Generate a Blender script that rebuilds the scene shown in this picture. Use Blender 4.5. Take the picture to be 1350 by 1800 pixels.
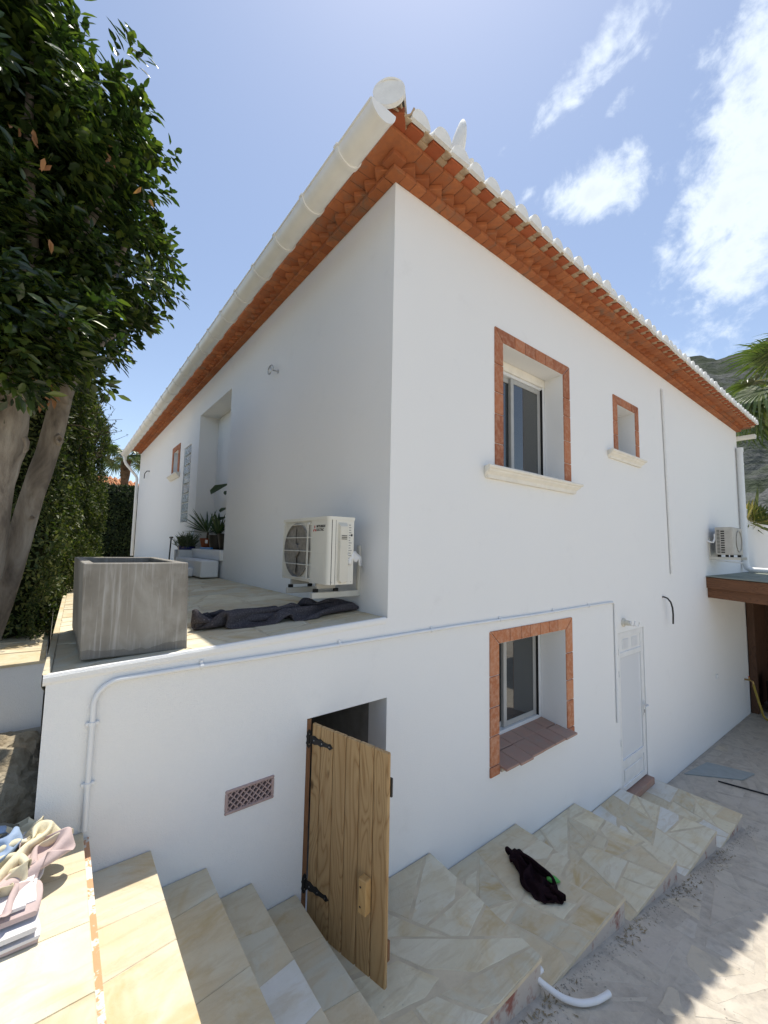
import bpy, bmesh, math, random
import numpy as np
from mathutils import Vector, Matrix, noise
R = math.radians
scene = bpy.context.scene
for o in list(bpy.data.objects): bpy.data.objects.remove(o)
COL = scene.collection

# ------------------------------------------------------------------ camera
CAM = Vector((-1.9475, -2.4105, 0.5219)); YAW, PIT, ROL, FPX = 0.66614, 0.084506, 0.019736, 719.77
fw = Vector((math.sin(YAW)*math.cos(PIT), math.cos(YAW)*math.cos(PIT), math.sin(PIT)))
rt0 = Vector((math.cos(YAW), -math.sin(YAW), 0)); up0 = rt0.cross(fw)
rt = rt0*math.cos(ROL) + up0*math.sin(ROL); upv = -rt0*math.sin(ROL) + up0*math.cos(ROL)
cd = bpy.data.cameras.new('camera'); cam = bpy.data.objects.new('camera', cd); COL.objects.link(cam)
cd.sensor_fit = 'VERTICAL'; cd.sensor_height = 36.0; cd.lens = FPX/1800*36.0
cd.clip_start = 0.05; cd.clip_end = 12000
m = Matrix((rt, upv, -fw)).transposed().to_4x4(); m.translation = CAM; cam.matrix_world = m
scene.camera = cam
cy = scene.cycles; cy.max_bounces = 5; cy.diffuse_bounces = 3; cy.glossy_bounces = 2; cy.transmission_bounces = 3; cy.transparent_max_bounces = 4
def ray(px, py): return fw + rt*((px-675)/FPX) - upv*((py-900)/FPX)
def at(px, py, D):
    d = ray(px, py); return CAM + d*(D/math.hypot(d.x, d.y))

# ------------------------------------------------------------------ sun, sky, exposure
SUN = Vector((0.196, 0.187, 1.0)).normalized()
EL = math.asin(SUN.z); AZ = math.atan2(SUN.x, SUN.y)
sl = bpy.data.lights.new('sun', 'SUN'); sl.energy = 2.32; sl.angle = R(0.53); sl.color = (1.0, 0.94, 0.83)
so = bpy.data.objects.new('sun', sl); COL.objects.link(so); so.rotation_euler = SUN.to_track_quat('Z', 'Y').to_euler()
so.location = (0, 0, 30)
scene.view_settings.view_transform = 'Standard'; scene.view_settings.look = 'None'
scene.view_settings.exposure = 1.15; scene.view_settings.gamma = 1.0
scene.view_settings.use_curve_mapping = False
w = bpy.data.worlds.new('World'); scene.world = w; w.use_nodes = True
NT = w.node_tree; NT.nodes.clear()
def wn(t, **k):
    n = NT.nodes.new(t)
    for a, b in k.items(): setattr(n, a, b)
    return n
def wl(a, b): NT.links.new(a, b)
def wmath(op, a, b=None, c=None, clamp=False):
    n = wn('ShaderNodeMath', operation=op); n.use_clamp = clamp
    for i, v in enumerate((a, b, c)):
        if v is None: continue
        if isinstance(v, (int, float)): n.inputs[i].default_value = v
        else: wl(v, n.inputs[i])
    return n.outputs[0]
sky = wn('ShaderNodeTexSky', sky_type='NISHITA'); sky.sun_disc = False
sky.sun_elevation = EL; sky.sun_rotation = AZ; sky.altitude = 50; sky.air_density = 1.0; sky.dust_density = 0.55; sky.ozone_density = 1.6
tc = wn('ShaderNodeTexCoord')
def clouds():
    specs = [((1040, 115), 0.125, 0.046, -45, 1.45), ((1058, 335), 0.105, 0.056, -8, 1.4), ((1335, 300), 0.26, 0.115, -72, 1.5), ((1400, 130), 0.20, 0.12, -62, 1.5),
             ((1275, 450), 0.11, 0.085, -60, 1.3), ((1085, 180), 0.030, 0.014, -40, .7), ((925, 345), 0.022, 0.012, -40, .8), ((1205, 425), 0.05, 0.03, -40, .7)]
    fr = []
    for (px, py), a, b, ang, k in specs:
        c = ray(px, py).normalized(); t1 = (rt*math.cos(R(ang)) - upv*math.sin(R(ang))); t1 = (t1 - c*t1.dot(c)).normalized(); t2 = c.cross(t1)
        fr.append((c, t1, t2, a, b, k))
    rnd = random.Random(5)
    for i in range(4):                      # the same broken cloud carries on around the rest of the sky
        az = R(rnd.uniform(100, 330)); el = R(rnd.uniform(18, 60))
        c = Vector((math.sin(az)*math.cos(el), math.cos(az)*math.cos(el), math.sin(el)))
        t1 = c.cross(Vector((0, 0, 1))).normalized(); t2 = c.cross(t1)
        fr.append((c, t1, t2, rnd.uniform(.1, .3), rnd.uniform(.05, .12), 1.0))
    nz = wn('ShaderNodeTexNoise'); nz.inputs['Scale'].default_value = 9.0; nz.inputs['Detail'].default_value = 6; nz.inputs['Roughness'].default_value = .62; nz.inputs['Distortion'].default_value = .5
    mp = wn('ShaderNodeMapping'); mp.inputs['Scale'].default_value = (1.0, 1.0, 1.35); wl(tc.outputs['Generated'], mp.inputs['Vector']); wl(mp.outputs[0], nz.inputs['Vector'])
    nz2 = wn('ShaderNodeTexNoise'); nz2.inputs['Scale'].default_value = 27; nz2.inputs['Detail'].default_value = 5; nz2.inputs['Roughness'].default_value = .6
    wl(tc.outputs['Generated'], nz2.inputs['Vector'])
    tot = None
    def dot(v):
        n = wn('ShaderNodeVectorMath', operation='DOT_PRODUCT'); wl(tc.outputs['Generated'], n.inputs[0]); n.inputs[1].default_value = v; return n.outputs['Value']
    for c, t1, t2, a, b, k in fr:
        u = wmath('DIVIDE', dot(t1), a); v = wmath('DIVIDE', dot(t2), b)
        d = wmath('SQRT', wmath('ADD', wmath('MULTIPLY', u, u), wmath('MULTIPLY', v, v)))
        s = wmath('MULTIPLY', wmath('SUBTRACT', 1.0, d), k)
        front = wmath('GREATER_THAN', dot(c), 0.2)
        s = wmath('SUBTRACT', wmath('MULTIPLY', wmath('ADD', s, 6.0), front), 6.0)
        tot = s if tot is None else wmath('MAXIMUM', tot, s)
    tot = wmath('MAXIMUM', tot, -1.6)
    n1 = wmath('MULTIPLY', wmath('SUBTRACT', nz.outputs['Fac'], 0.5), 4.2)
    n2 = wmath('MULTIPLY', wmath('SUBTRACT', nz2.outputs['Fac'], 0.5), 2.2)
    dens = wmath('ADD', wmath('ADD', wmath('MULTIPLY', tot, 1.35), n1), n2)
    mr = wn('ShaderNodeMapRange', interpolation_type='SMOOTHSTEP'); wl(dens, mr.inputs['Value'])
    mr.inputs['From Min'].default_value = 0.0; mr.inputs['From Max'].default_value = 1.5; mr.inputs['To Max'].default_value = 0.93
    mr2 = wn('ShaderNodeMapRange'); wl(dens, mr2.inputs['Value']); mr2.inputs['From Min'].default_value = 0.5; mr2.inputs['From Max'].default_value = 2.2
    return mr.outputs[0], mr2.outputs[0]
cm, thick = clouds()
bg = wn('ShaderNodeBackground'); bg.inputs['Strength'].default_value = 0.081
hs = wn('ShaderNodeHueSaturation'); hs.inputs['Saturation'].default_value = 0.86; hs.inputs['Value'].default_value = 1.0; wl(sky.outputs[0], hs.inputs['Color']); wl(hs.outputs[0], bg.inputs['Color'])
cb = wn('ShaderNodeBackground')
cr = wn('ShaderNodeMix', data_type='RGBA'); wl(thick, cr.inputs[0]); cr.inputs[6].default_value = (.60, .66, .72, 1); cr.inputs[7].default_value = (.50, .55, .61, 1); wl(cr.outputs[2], cb.inputs['Color'])
cb.inputs['Strength'].default_value = 0.80
mx = wn('ShaderNodeMixShader'); wl(cm, mx.inputs[0]); wl(bg.outputs[0], mx.inputs[1]); wl(cb.outputs[0], mx.inputs[2])
ow = wn('ShaderNodeOutputWorld'); wl(mx.outputs[0], ow.inputs['Surface'])

# ------------------------------------------------------------------ materials
def lin(r, g, b): return (r, g, b, 1.0)
MATS = {}
class MT:
    def __init__(s, name):
        s.m = bpy.data.materials.new(name); s.m.use_nodes = True; s.t = s.m.node_tree
        s.b = s.t.nodes['Principled BSDF']; s.o = s.t.nodes['Material Output']; MATS[name] = s.m
        s.co = s.n('ShaderNodeTexCoord').outputs['Object']
    def n(s, t, **k):
        x = s.t.nodes.new(t)
        for a, b in k.items(): setattr(x, a, b)
        return x
    def l(s, a, b): s.t.links.new(a, b)
    def world(s): s.co = s.n('ShaderNodeNewGeometry').outputs['Position']; return s
    def scale(s, v):
        mp = s.n('ShaderNodeMapping'); mp.inputs['Scale'].default_value = v; s.l(s.co, mp.inputs['Vector']); return mp.outputs[0]
    def noise(s, sc, det=4, rough=.55, vec=None, dist=0):
        x = s.n('ShaderNodeTexNoise'); x.inputs['Scale'].default_value = sc; x.inputs['Detail'].default_value = min(det, 4)
        x.inputs['Roughness'].default_value = rough; x.inputs['Distortion'].default_value = dist; s.l(vec or s.co, x.inputs['Vector']); return x.outputs['Fac']
    def ramp(s, fac, stops):
        x = s.n('ShaderNodeValToRGB'); e = x.color_ramp.elements
        while len(e) < len(stops): e.new(.5)
        for el, (p, c) in zip(e, stops): el.position = p; el.color = c if len(c) == 4 else (*c, 1)
        s.l(fac, x.inputs[0]); return x.outputs[0]
    def mix(s, f, a, b, mode='MIX'):
        x = s.n('ShaderNodeMix', data_type='RGBA', blend_type=mode)
        for i, v in ((0, f), (6, a), (7, b)):
            if isinstance(v, (int, float)): x.inputs[i].default_value = v
            elif isinstance(v, tuple): x.inputs[i].default_value = v if len(v) == 4 else (*v, 1)
            else: s.l(v, x.inputs[i])
        return x.outputs[2]
    def math(s, op, a, b=0.0, clamp=False):
        x = s.n('ShaderNodeMath', operation=op); x.use_clamp = clamp
        for i, v in enumerate((a, b)):
            if isinstance(v, (int, float)): x.inputs[i].default_value = v
            else: s.l(v, x.inputs[i])
        return x.outputs[0]
    def rnd(s): return s.n('ShaderNodeObjectInfo').outputs['Random']
    def col(s, c):
        if isinstance(c, tuple): s.b.inputs['Base Color'].default_value = c if len(c) == 4 else (*c, 1)
        else: s.l(c, s.b.inputs['Base Color'])
        return s
    def set(s, rough=.7, spec=.3, metal=0):
        s.b.inputs['Roughness'].default_value = rough; s.b.inputs['Specular IOR Level'].default_value = spec; s.b.inputs['Metallic'].default_value = metal; return s
    def bump(s, h, dist=.005, st=.5):
        x = s.n('ShaderNodeBump'); x.inputs['Distance'].default_value = dist; x.inputs['Strength'].default_value = st; s.l(h, x.inputs['Height']); s.l(x.outputs[0], s.b.inputs['Normal']); return s
def M(n): return MATS[n]
t = MT('white_plaster').world(); f1 = t.noise(1.3, 3); f2 = t.noise(60, 3, .7)
c = t.mix(t.math('MULTIPLY', f1, .35), (.87, .868, .85), (.81, .812, .805)); c = t.mix(t.ramp(t.noise(3.1, 4, .7), [(.60, (0, 0, 0)), (.78, (.22, .22, .22))]), c, (.66, .655, .64))
c = t.mix(t.math('MULTIPLY', t.noise(55, 3, .8), .16), c, (.62, .63, .62)); t.col(c).set(.88, .18); t.bump(t.math('ADD', t.math('MULTIPLY', f2, .35), t.math('ADD', t.noise(170, 2, .8), t.math('MULTIPLY', f1, 5.0))), .005, .7)
def terracotta(name, a, b, d, sc=14, rough=.85):
    t = MT(name); r = t.rnd(); c = t.mix(r, a, b); c = t.mix(t.ramp(t.noise(sc, 6, .65), [(.42, (0, 0, 0)), (.72, (.75, .75, .75))]), c, d)
    t.col(c).set(rough, .2); t.bump(t.noise(70, 5, .7), .003, .5)
t = MT('cornice_brick'); r = t.rnd(); c = t.mix(r, (.45, .165, .066), (.32, .102, .040)); g_ = t.n('ShaderNodeNewGeometry').outputs['Position']
c = t.mix(t.ramp(t.noise(16, 5, .65), [(.42, (0, 0, 0)), (.72, (.7, .7, .7))]), c, (.28, .105, .055)); c = t.mix(t.ramp(t.noise(3.3, 6, .72, g_, .8), [(.52, (0, 0, 0)), (.68, (.7, .7, .7))]), c, (.19, .135, .095))
c = t.mix(t.ramp(t.noise(30, 4, .7, g_), [(.70, (0, 0, 0)), (.76, (.5, .5, .5))]), c, (.55, .46, .36)); t.col(c).set(.85, .2); t.bump(t.noise(70, 4, .7), .003, .5)
terracotta('surround_brick', (.44, .17, .085), (.30, .105, .055), (.50, .29, .19), 24)
terracotta('lower_surround_brick', (.56, .24, .12), (.43, .16, .075), (.60, .36, .24), 24)
terracotta('sill_tile', (.46, .30, .235), (.38, .235, .18), (.36, .28, .23), 9)
terracotta('pot_clay', (.30, .10, .05), (.30, .10, .05), (.22, .08, .04))
terracotta('channel_tile', (.60, .50, .36), (.46, .34, .22), (.34, .22, .13), 16)
terracotta('filler_brick', (.42, .12, .05), (.33, .085, .035), (.28, .09, .04))
def simple(name, c, rough=.6, spec=.3, metal=0, var=.12, sc=8, bump=0, bs=60):
    t = MT(name); k = tuple(x*(1-var*2) for x in c)
    t.col(t.mix(t.ramp(t.noise(sc, 5), [(.35, (0, 0, 0)), (.75, (1, 1, 1))]), c, k)).set(rough, spec, metal)
    if bump: t.bump(t.noise(bs, 5, .65), bump, .6)
    return t
simple('cornice_mortar', (.20, .095, .055), .9, .1, bump=.003)
simple('mortar', (.55, .50, .42), .9, .1, bump=.003)
simple('stone_mortar', (.68, .59, .43), .92, .1, bump=.004)
simple('white_paint', (.80, .80, .78), .55, .3, var=.05)
simple('white_tile_paint', (.80, .80, .77), .75, .2, var=.06, sc=16, bump=.002)
simple('gutter_white', (.82, .815, .78), .32, .5, var=.04)
simple('pvc_white', (.78, .79, .79), .4, .4, var=.03)
simple('cream_stone', (.82, .785, .70), .8, .2, var=.06, bump=.002)
simple('aluminium_white', (.72, .73, .73), .4, .5, var=.04)
simple('aluminium_grey', (.42, .42, .40), .45, .5, var=.06)
simple('black_metal', (.012, .012, .012), .5, .5)
simple('black_plastic', (.015, .015, .016), .45, .4)
simple('rubber', (.02, .02, .02), .7, .2)
simple('steel', (.55, .55, .54), .3, .5, 1.0)
simple('ac_beige', (.72, .70, .62), .45, .4, var=.05, sc=3)
simple('ac_trim', (.66, .63, .54), .45, .4, var=.06, sc=5)
simple('ac_old', (.50, .48, .43), .55, .3, var=.1)
simple('ac_dark', (.045, .042, .038), .7, .2)
simple('ac_coil', (.27, .25, .22), .6, .3, var=.2, sc=30)
simple('bracket_paint', (.64, .62, .55), .5, .4, var=.06)
simple('ink', (.02, .02, .02), .6, .2)
simple('ink_faint', (.30, .30, .30), .6, .2)
simple('red_mark', (.55, .02, .02), .5, .3)
simple('blue_glaze', (.012, .02, .14), .2, .6)
simple('blue_plastic', (.05, .25, .60), .45, .4)
simple('soil', (.06, .045, .03), .95, .1, var=.3, sc=20, bump=.02, bs=25)
simple('felt_green', (.30, .325, .28), .9, .1, var=.15, sc=5, bump=.006, bs=40)
simple('yellow_hose', (.42, .31, .05), .5, .4)
simple('brass', (.45, .30, .12), .35, .5, .9)
simple('grey_board', (.36, .40, .40), .6, .3, var=.08)
simple('interior_block', (.30, .29, .27), .9, .1, var=.15, bump=.004)
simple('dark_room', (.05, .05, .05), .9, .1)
simple('dark_cloth', (.020, .010, .013), .95, .05, var=.2, sc=20, bump=.003, bs=180)
simple('green_plastic', (.10, .42, .08), .4, .4)
simple('sheet_white', (.76, .73, .74), .8, .15, var=.06, bump=.004, bs=22)
simple('sheet_pink', (.58, .46, .44), .8, .15, var=.08, bump=.004, bs=22)
simple('sheet_cream', (.78, .70, .50), .75, .2, var=.12, sc=6, bump=.006, bs=25)
simple('sheet_blue', (.32, .42, .58), .6, .3, var=.1, bump=.004, bs=30)
simple('tarp_olive', (.22, .20, .15), .7, .2, var=.15)
simple('bundle_red', (.60, .16, .12), .7, .2)
simple('cloth_grey', (.20, .20, .22), .9, .1, bump=.004)
simple('pebble', (.42, .39, .33), .9, .1, var=.2, sc=3)
simple('debris_leaf', (.34, .28, .18), .9, .1, var=.3, sc=2)
simple('frond_petiole', (.46, .48, .24), .6, .3)
simple('roof_far', (.55, .26, .13), .85, .1, var=.2, sc=3)
simple('wall_far', (.78, .68, .54), .9, .1)
simple('palm_trunk', (.20, .12, .07), .9, .1, var=.35, sc=7, bump=.05, bs=12)
simple('grass_dry', (.52, .42, .20), .8, .1)
simple('grass_green', (.17, .22, .06), .8, .1)
simple('twig', (.10, .075, .05), .9, .1)
# per-stone sandstone
def sandstone(name, a, b, c3, vein, stain, dusty=0.0):
    t = MT(name); r = t.rnd(); off = t.n('ShaderNodeVectorMath', operation='ADD'); t.l(t.co, off.inputs[0])
    cx = t.n('ShaderNodeCombineXYZ'); t.l(t.math('MULTIPLY', r, 37.0), cx.inputs[0]); t.l(t.math('MULTIPLY', r, 91.0), cx.inputs[1]); t.l(cx.outputs[0], off.inputs[1]); v = off.outputs[0]
    base = t.ramp(r, [(0, a), (.3, b), (.62, c3), (.85, a), (1, b)])
    cl = t.mix(t.ramp(t.noise(2.6, 5, .6, v, 1.2), [(.40, (0, 0, 0)), (.62, (.9, .9, .9))]), base, vein)
    cl = t.mix(t.ramp(t.noise(1.3, 6, .7, v, 2.0), [(.53, (0, 0, 0)), (.70, (.85, .85, .85))]), cl, stain)
    mpv = t.n('ShaderNodeMapping'); mpv.inputs['Scale'].default_value = (1.4, 6.5, 3); mpv.inputs['Rotation'].default_value = (0, 0, .55); t.l(v, mpv.inputs['Vector'])
    streak = t.noise(2.2, 7, .6, mpv.outputs[0], .8)
    cl = t.mix(t.ramp(streak, [(.50, (0, 0, 0)), (.61, (.26, .26, .26)), (.70, (0, 0, 0))]), cl, (.46, .35, .20))
    cl = t.mix(t.ramp(t.noise(80, 3, .7, v), [(.68, (0, 0, 0)), (.76, (.5, .5, .5))]), cl, (.25, .21, .15))
    t.col(cl).set(.78, .25)
    t.bump(t.math('ADD', t.math('ADD', t.noise(40, 6, .7, v), t.math('MULTIPLY', streak, 2.2)), t.math('MULTIPLY', t.noise(5, 4, .5, v), 3.0)), .006, .5)
sandstone('sandstone', (.64, .575, .425), (.68, .61, .45), (.60, .575, .46), (.63, .52, .34), (.53, .385, .18))
sandstone('sandstone_pale', (.75, .69, .53), (.72, .68, .55), (.77, .70, .51), (.68, .61, .44), (.66, .53, .31))
sandstone('sandstone_grey', (.72, .71, .64), (.74, .72, .66), (.71, .70, .64), (.67, .65, .56), (.66, .61, .49))
# dusty driveway
t = MT('driveway_dust').world(); n1 = t.noise(1.1, 7, .65, None, .6); n2 = t.noise(7, 8, .7); n3 = t.noise(45, 5, .8)
c = t.mix(t.ramp(n1, [(.3, (0, 0, 0)), (.7, (1, 1, 1))]), (.47, .42, .35), (.63, .575, .49)); c = t.mix(t.ramp(n2, [(.46, (0, 0, 0)), (.68, (.55, .55, .55))]), c, (.32, .285, .245))
c = t.mix(t.ramp(n3, [(.6, (0, 0, 0)), (.75, (.4, .4, .4))]), c, (.60, .57, .51)); t.col(c).set(.93, .12); t.bump(t.math('ADD', t.math('MULTIPLY', n2, 2.), n3), .014, .6)
t = MT('driveway_stone').world(); r = t.rnd(); n1 = t.noise(1.4, 7, .65, None, .8); n2 = t.noise(6.0, 8, .72)
b0 = t.ramp(r, [(0, (.61, .56, .47)), (.3, (.55, .515, .46)), (.55, (.56, .50, .43)), (.8, (.59, .55, .48)), (1, (.66, .57, .42))])
c = t.mix(t.ramp(n1, [(.36, (.18, .18, .18)), (.56, (.85, .85, .85))]), b0, (.56, .505, .42)); c = t.mix(t.ramp(n2, [(.46, (0, 0, 0)), (.68, (.5, .5, .5))]), c, (.33, .295, .25))
t.col(c).set(.9, .15); t.bump(t.math('ADD', t.math('MULTIPLY', n2, 2.), t.noise(45, 5, .8)), .012, .6)
t = MT('riser_brick'); c = t.mix(t.ramp(t.noise(6, 6, .7), [(.32, (0, 0, 0)), (.46, (1, 1, 1))]), (.30, .13, .10), (.50, .45, .40)); t.col(c).set(.9, .15).bump(t.noise(40, 5, .7), .006, .7)
t = MT('riser_cream'); c = t.mix(t.ramp(t.noise(9, 6, .75), [(.52, (0, 0, 0)), (.56, (1, 1, 1))]), (.62, .34, .19), (.74, .70, .62)); t.col(c).set(.85, .2).bump(t.noise(30, 5, .7), .006, .7)
# wood
def wood(name, a, b, rough=.55, along='Z', ring=1.0, dark=(.10, .055, .02)):
    t = MT(name); r = t.rnd(); off = t.n('ShaderNodeVectorMath', operation='ADD'); t.l(t.co, off.inputs[0])
    cx = t.n('ShaderNodeCombineXYZ'); t.l(t.math('MULTIPLY', r, 11.0), cx.inputs[0]); t.l(t.math('MULTIPLY', r, 23.0), cx.inputs[2]); t.l(cx.outputs[0], off.inputs[1])
    mp = t.n('ShaderNodeMapping'); mp.inputs['Scale'].default_value = (1, 1, .16) if along == 'Z' else ((.16, 1, 1) if along == 'X' else (1, .16, 1)); t.l(off.outputs[0], mp.inputs['Vector'])
    base = t.noise(6.0*ring, 2, .4, mp.outputs[0], .6)
    rings = t.math('ABSOLUTE', t.math('SINE', t.math('MULTIPLY', base, 62.0)))
    fine = t.noise(90, 4, .6, mp.outputs[0])
    c = t.mix(t.ramp(rings, [(0, (1, 1, 1)), (.35, (.45, .45, .45)), (1, (0, 0, 0))]), a, b)
    c = t.mix(t.math('MULTIPLY', fine, .45), c, b)
    vo = t.n('ShaderNodeTexVoronoi'); vo.inputs['Scale'].default_value = 3.6; mk = t.n('ShaderNodeMapping'); mk.inputs['Scale'].default_value = (1.6, 1.6, .75); t.l(off.outputs[0], mk.inputs['Vector']); t.l(mk.outputs[0], vo.inputs['Vector'])
    c = t.mix(t.ramp(vo.outputs['Distance'], [(0.05, (.9, .9, .9)), (.10, (0, 0, 0))]), c, dark)
    t.col(c).set(rough, .3); t.bump(t.math('ADD', rings, fine), .0012, .6)
wood('pine', (.53, .355, .172), (.33, .19, .078), ring=1.0)
wood('pine_pale', (.62, .40, .17), (.52, .31, .12), ring=.6)
wood('pine_edge', (.45, .36, .28), (.34, .25, .19))
wood('frame_wood', (.26, .13, .06), (.18, .085, .04))
wood('beam_wood', (.19, .085, .04), (.10, .045, .022), along='Y')
wood('dark_wood', (.12, .06, .035), (.07, .035, .02))
# bark
t = MT('bark_smooth'); v = t.scale((3, 3, 1)); c = t.ramp(t.noise(2.5, 8, .65, v, .6), [(.28, (.09, .075, .06)), (.46, (.22, .185, .145)), (.6, (.31, .275, .225)), (.75, (.46, .42, .36))])
t.col(c).set(.85, .2); t.bump(t.math('ADD', t.noise(9, 8, .7, v), t.math('MULTIPLY', t.noise(40, 5, .7), .4)), .012, .8)
t = MT('heartwood'); t.col(t.ramp(t.noise(14, 5), [(.3, (.20, .14, .09)), (.7, (.50, .40, .28))])).set(.85, .2)
# leaves
def leafmat(name, a, b, c3, trans=.25, rough=.38, spec=.5):
    t = MT(name); at_ = t.n('ShaderNodeAttribute'); at_.attribute_name = 'var'; f = at_.outputs['Fac']
    c = t.ramp(f, [(0, a), (.55, b), (.93, c3), (1.0, c3)]); t.col(c).set(rough, spec)
    tr = t.n('ShaderNodeBsdfTranslucent'); t.l(t.mix(1.0, c, (1.0, 1.25, .35), 'MULTIPLY'), tr.inputs['Color'])
    ms = t.n('ShaderNodeMixShader'); ms.inputs[0].default_value = trans; t.l(t.b.outputs[0], ms.inputs[1]); t.l(tr.outputs[0], ms.inputs[2]); t.l(ms.outputs[0], t.o.inputs['Surface'])
leafmat('laurel_leaf', (.027, .048, .019), (.048, .078, .028), (.15, .19, .045), .38, .25, .7)
leafmat('dead_leaf', (.30, .14, .07), (.36, .20, .12), (.42, .22, .10), .3, .7, .2)
leafmat('hedge_leaf', (.030, .052, .015), (.060, .085, .022), (.17, .18, .06), .35, .5, .4)
leafmat('dark_hedge_leaf', (.012, .024, .010), (.020, .036, .012), (.07, .10, .03), .2, .55, .3)
leafmat('palm_leaf', (.055, .085, .028), (.08, .12, .035), (.16, .19, .06), .3, .35, .55)
leafmat('yucca_leaf', (.035, .075, .03), (.05, .10, .035), (.09, .14, .05), .2, .4, .5)
leafmat('lavender_leaf', (.10, .14, .07), (.14, .18, .09), (.18, .20, .16), .2, .6, .3)
leafmat('grass_blade', (.20, .24, .07), (.42, .36, .14), (.62, .50, .22), .3, .6, .3)
leafmat('grass_blade2', (.10, .14, .04), (.19, .23, .07), (.34, .33, .12), .3, .6, .3)
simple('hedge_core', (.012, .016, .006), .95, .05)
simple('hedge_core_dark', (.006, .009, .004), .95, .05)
# glass
t = MT('window_glass'); t.col((.035, .040, .040)).set(.04, .6); t.b.inputs['Coat Weight'].default_value = .6; t.b.inputs['Coat Roughness'].default_value = .03
t = MT('mosquito_mesh'); t.col((.06, .062, .06)).set(.5, .3)
t = MT('frosted_glass'); t.col(t.mix(t.noise(1.6, 3), (.74, .76, .78), (.80, .81, .81))).set(.22, .5)
t = MT('glass_block'); vo = t.noise(9, 3, .5, None, 2.5); t.col(t.ramp(vo, [(.35, (.10, .13, .13)), (.5, (.30, .36, .37)), (.62, (.62, .70, .74))])).set(.08, .8).bump(vo, .03, 1.0)
# concrete planter
t = MT('planter_concrete'); v = t.scale((60, 60, 2.4)); v2 = t.scale((6, 6, 2.6))
c = t.ramp(t.noise(1.0, 6, .65, v2, .5), [(.25, (.17, .155, .13)), (.5, (.25, .232, .20)), (.75, (.35, .335, .30))])
c = t.mix(t.ramp(t.noise(1.0, 5, .6, v, .3), [(.52, (0, 0, 0)), (.68, (.6, .6, .6))]), c, (.46, .45, .43))
c = t.mix(t.ramp(t.noise(5, 7, .75), [(.55, (0, 0, 0)), (.75, (.6, .6, .6))]), c, (.36, .35, .32))
sp = t.n('ShaderNodeSeparateXYZ'); t.l(t.co, sp.inputs[0]); low = t.math('LESS_THAN', t.math('ADD', sp.outputs[2], t.math('MULTIPLY', t.noise(7, 5), .09)), .085)
c = t.mix(t.math('MULTIPLY', low, .55), c, (.12, .11, .095)); t.col(c).set(.55, .35); t.bump(t.math('ADD', t.noise(40, 6, .7), t.math('MULTIPLY', t.noise(1, 5, .6, v), .8)), .003, .5)
t = MT('moving_blanket'); vs = t.n('ShaderNodeTexNoise'); vs.inputs['Scale'].default_value = 95; vs.inputs['Detail'].default_value = 4; t.l(t.co, vs.inputs['Vector'])
c = t.ramp(vs.outputs['Fac'], [(.30, (.060, .054, .060)), (.5, (.080, .073, .079)), (.66, (.105, .096, .103)), (.78, (.30, .27, .28))]); t.col(c).set(.95, .05).bump(vs.outputs['Fac'], .002, .5)
# mountain
t = MT('mountain_rock').world(); n1 = t.noise(.010, 10, .68); v = t.scale((.004, .004, .030)); n2 = t.noise(1.0, 8, .65, v, .6)
c = t.mix(t.ramp(n1, [(.42, (0, 0, 0)), (.60, (1, 1, 1))]), (.060, .072, .050), (.100, .107, .102)); c = t.mix(t.ramp(n2, [(.48, (0, 0, 0)), (.66, (.8, .8, .8))]), c, (.135, .137, .137))  # no air is built; slight distance haze is put into these greyed rock colours
c = t.mix(t.ramp(t.noise(.06, 6, .7), [(.52, (0, 0, 0)), (.66, (.75, .75, .75))]), c, (.038, .05, .028)); t.col(c).set(.95, .05); t.bump(t.math('ADD', n2, t.noise(.05, 8, .7)), 14, .8)
t = MT('ground_pale_bounce').world(); t.col(t.ramp(t.noise(.6, 7, .65), [(.3, (.42, .365, .28)), (.7, (.58, .52, .43))])).set(.95, .1).bump(t.noise(9, 6, .7), .03, .7)  # dry soil, made paler so unseen ground bounces sunlight onto the shaded walls
t = MT('rock_pale'); t.col(t.ramp(t.noise(4, 8, .7), [(.3, (.22, .17, .11)), (.55, (.44, .38, .28)), (.75, (.56, .50, .40))])).set(.9, .15).bump(t.noise(14, 8, .75), .03, .9)

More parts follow.
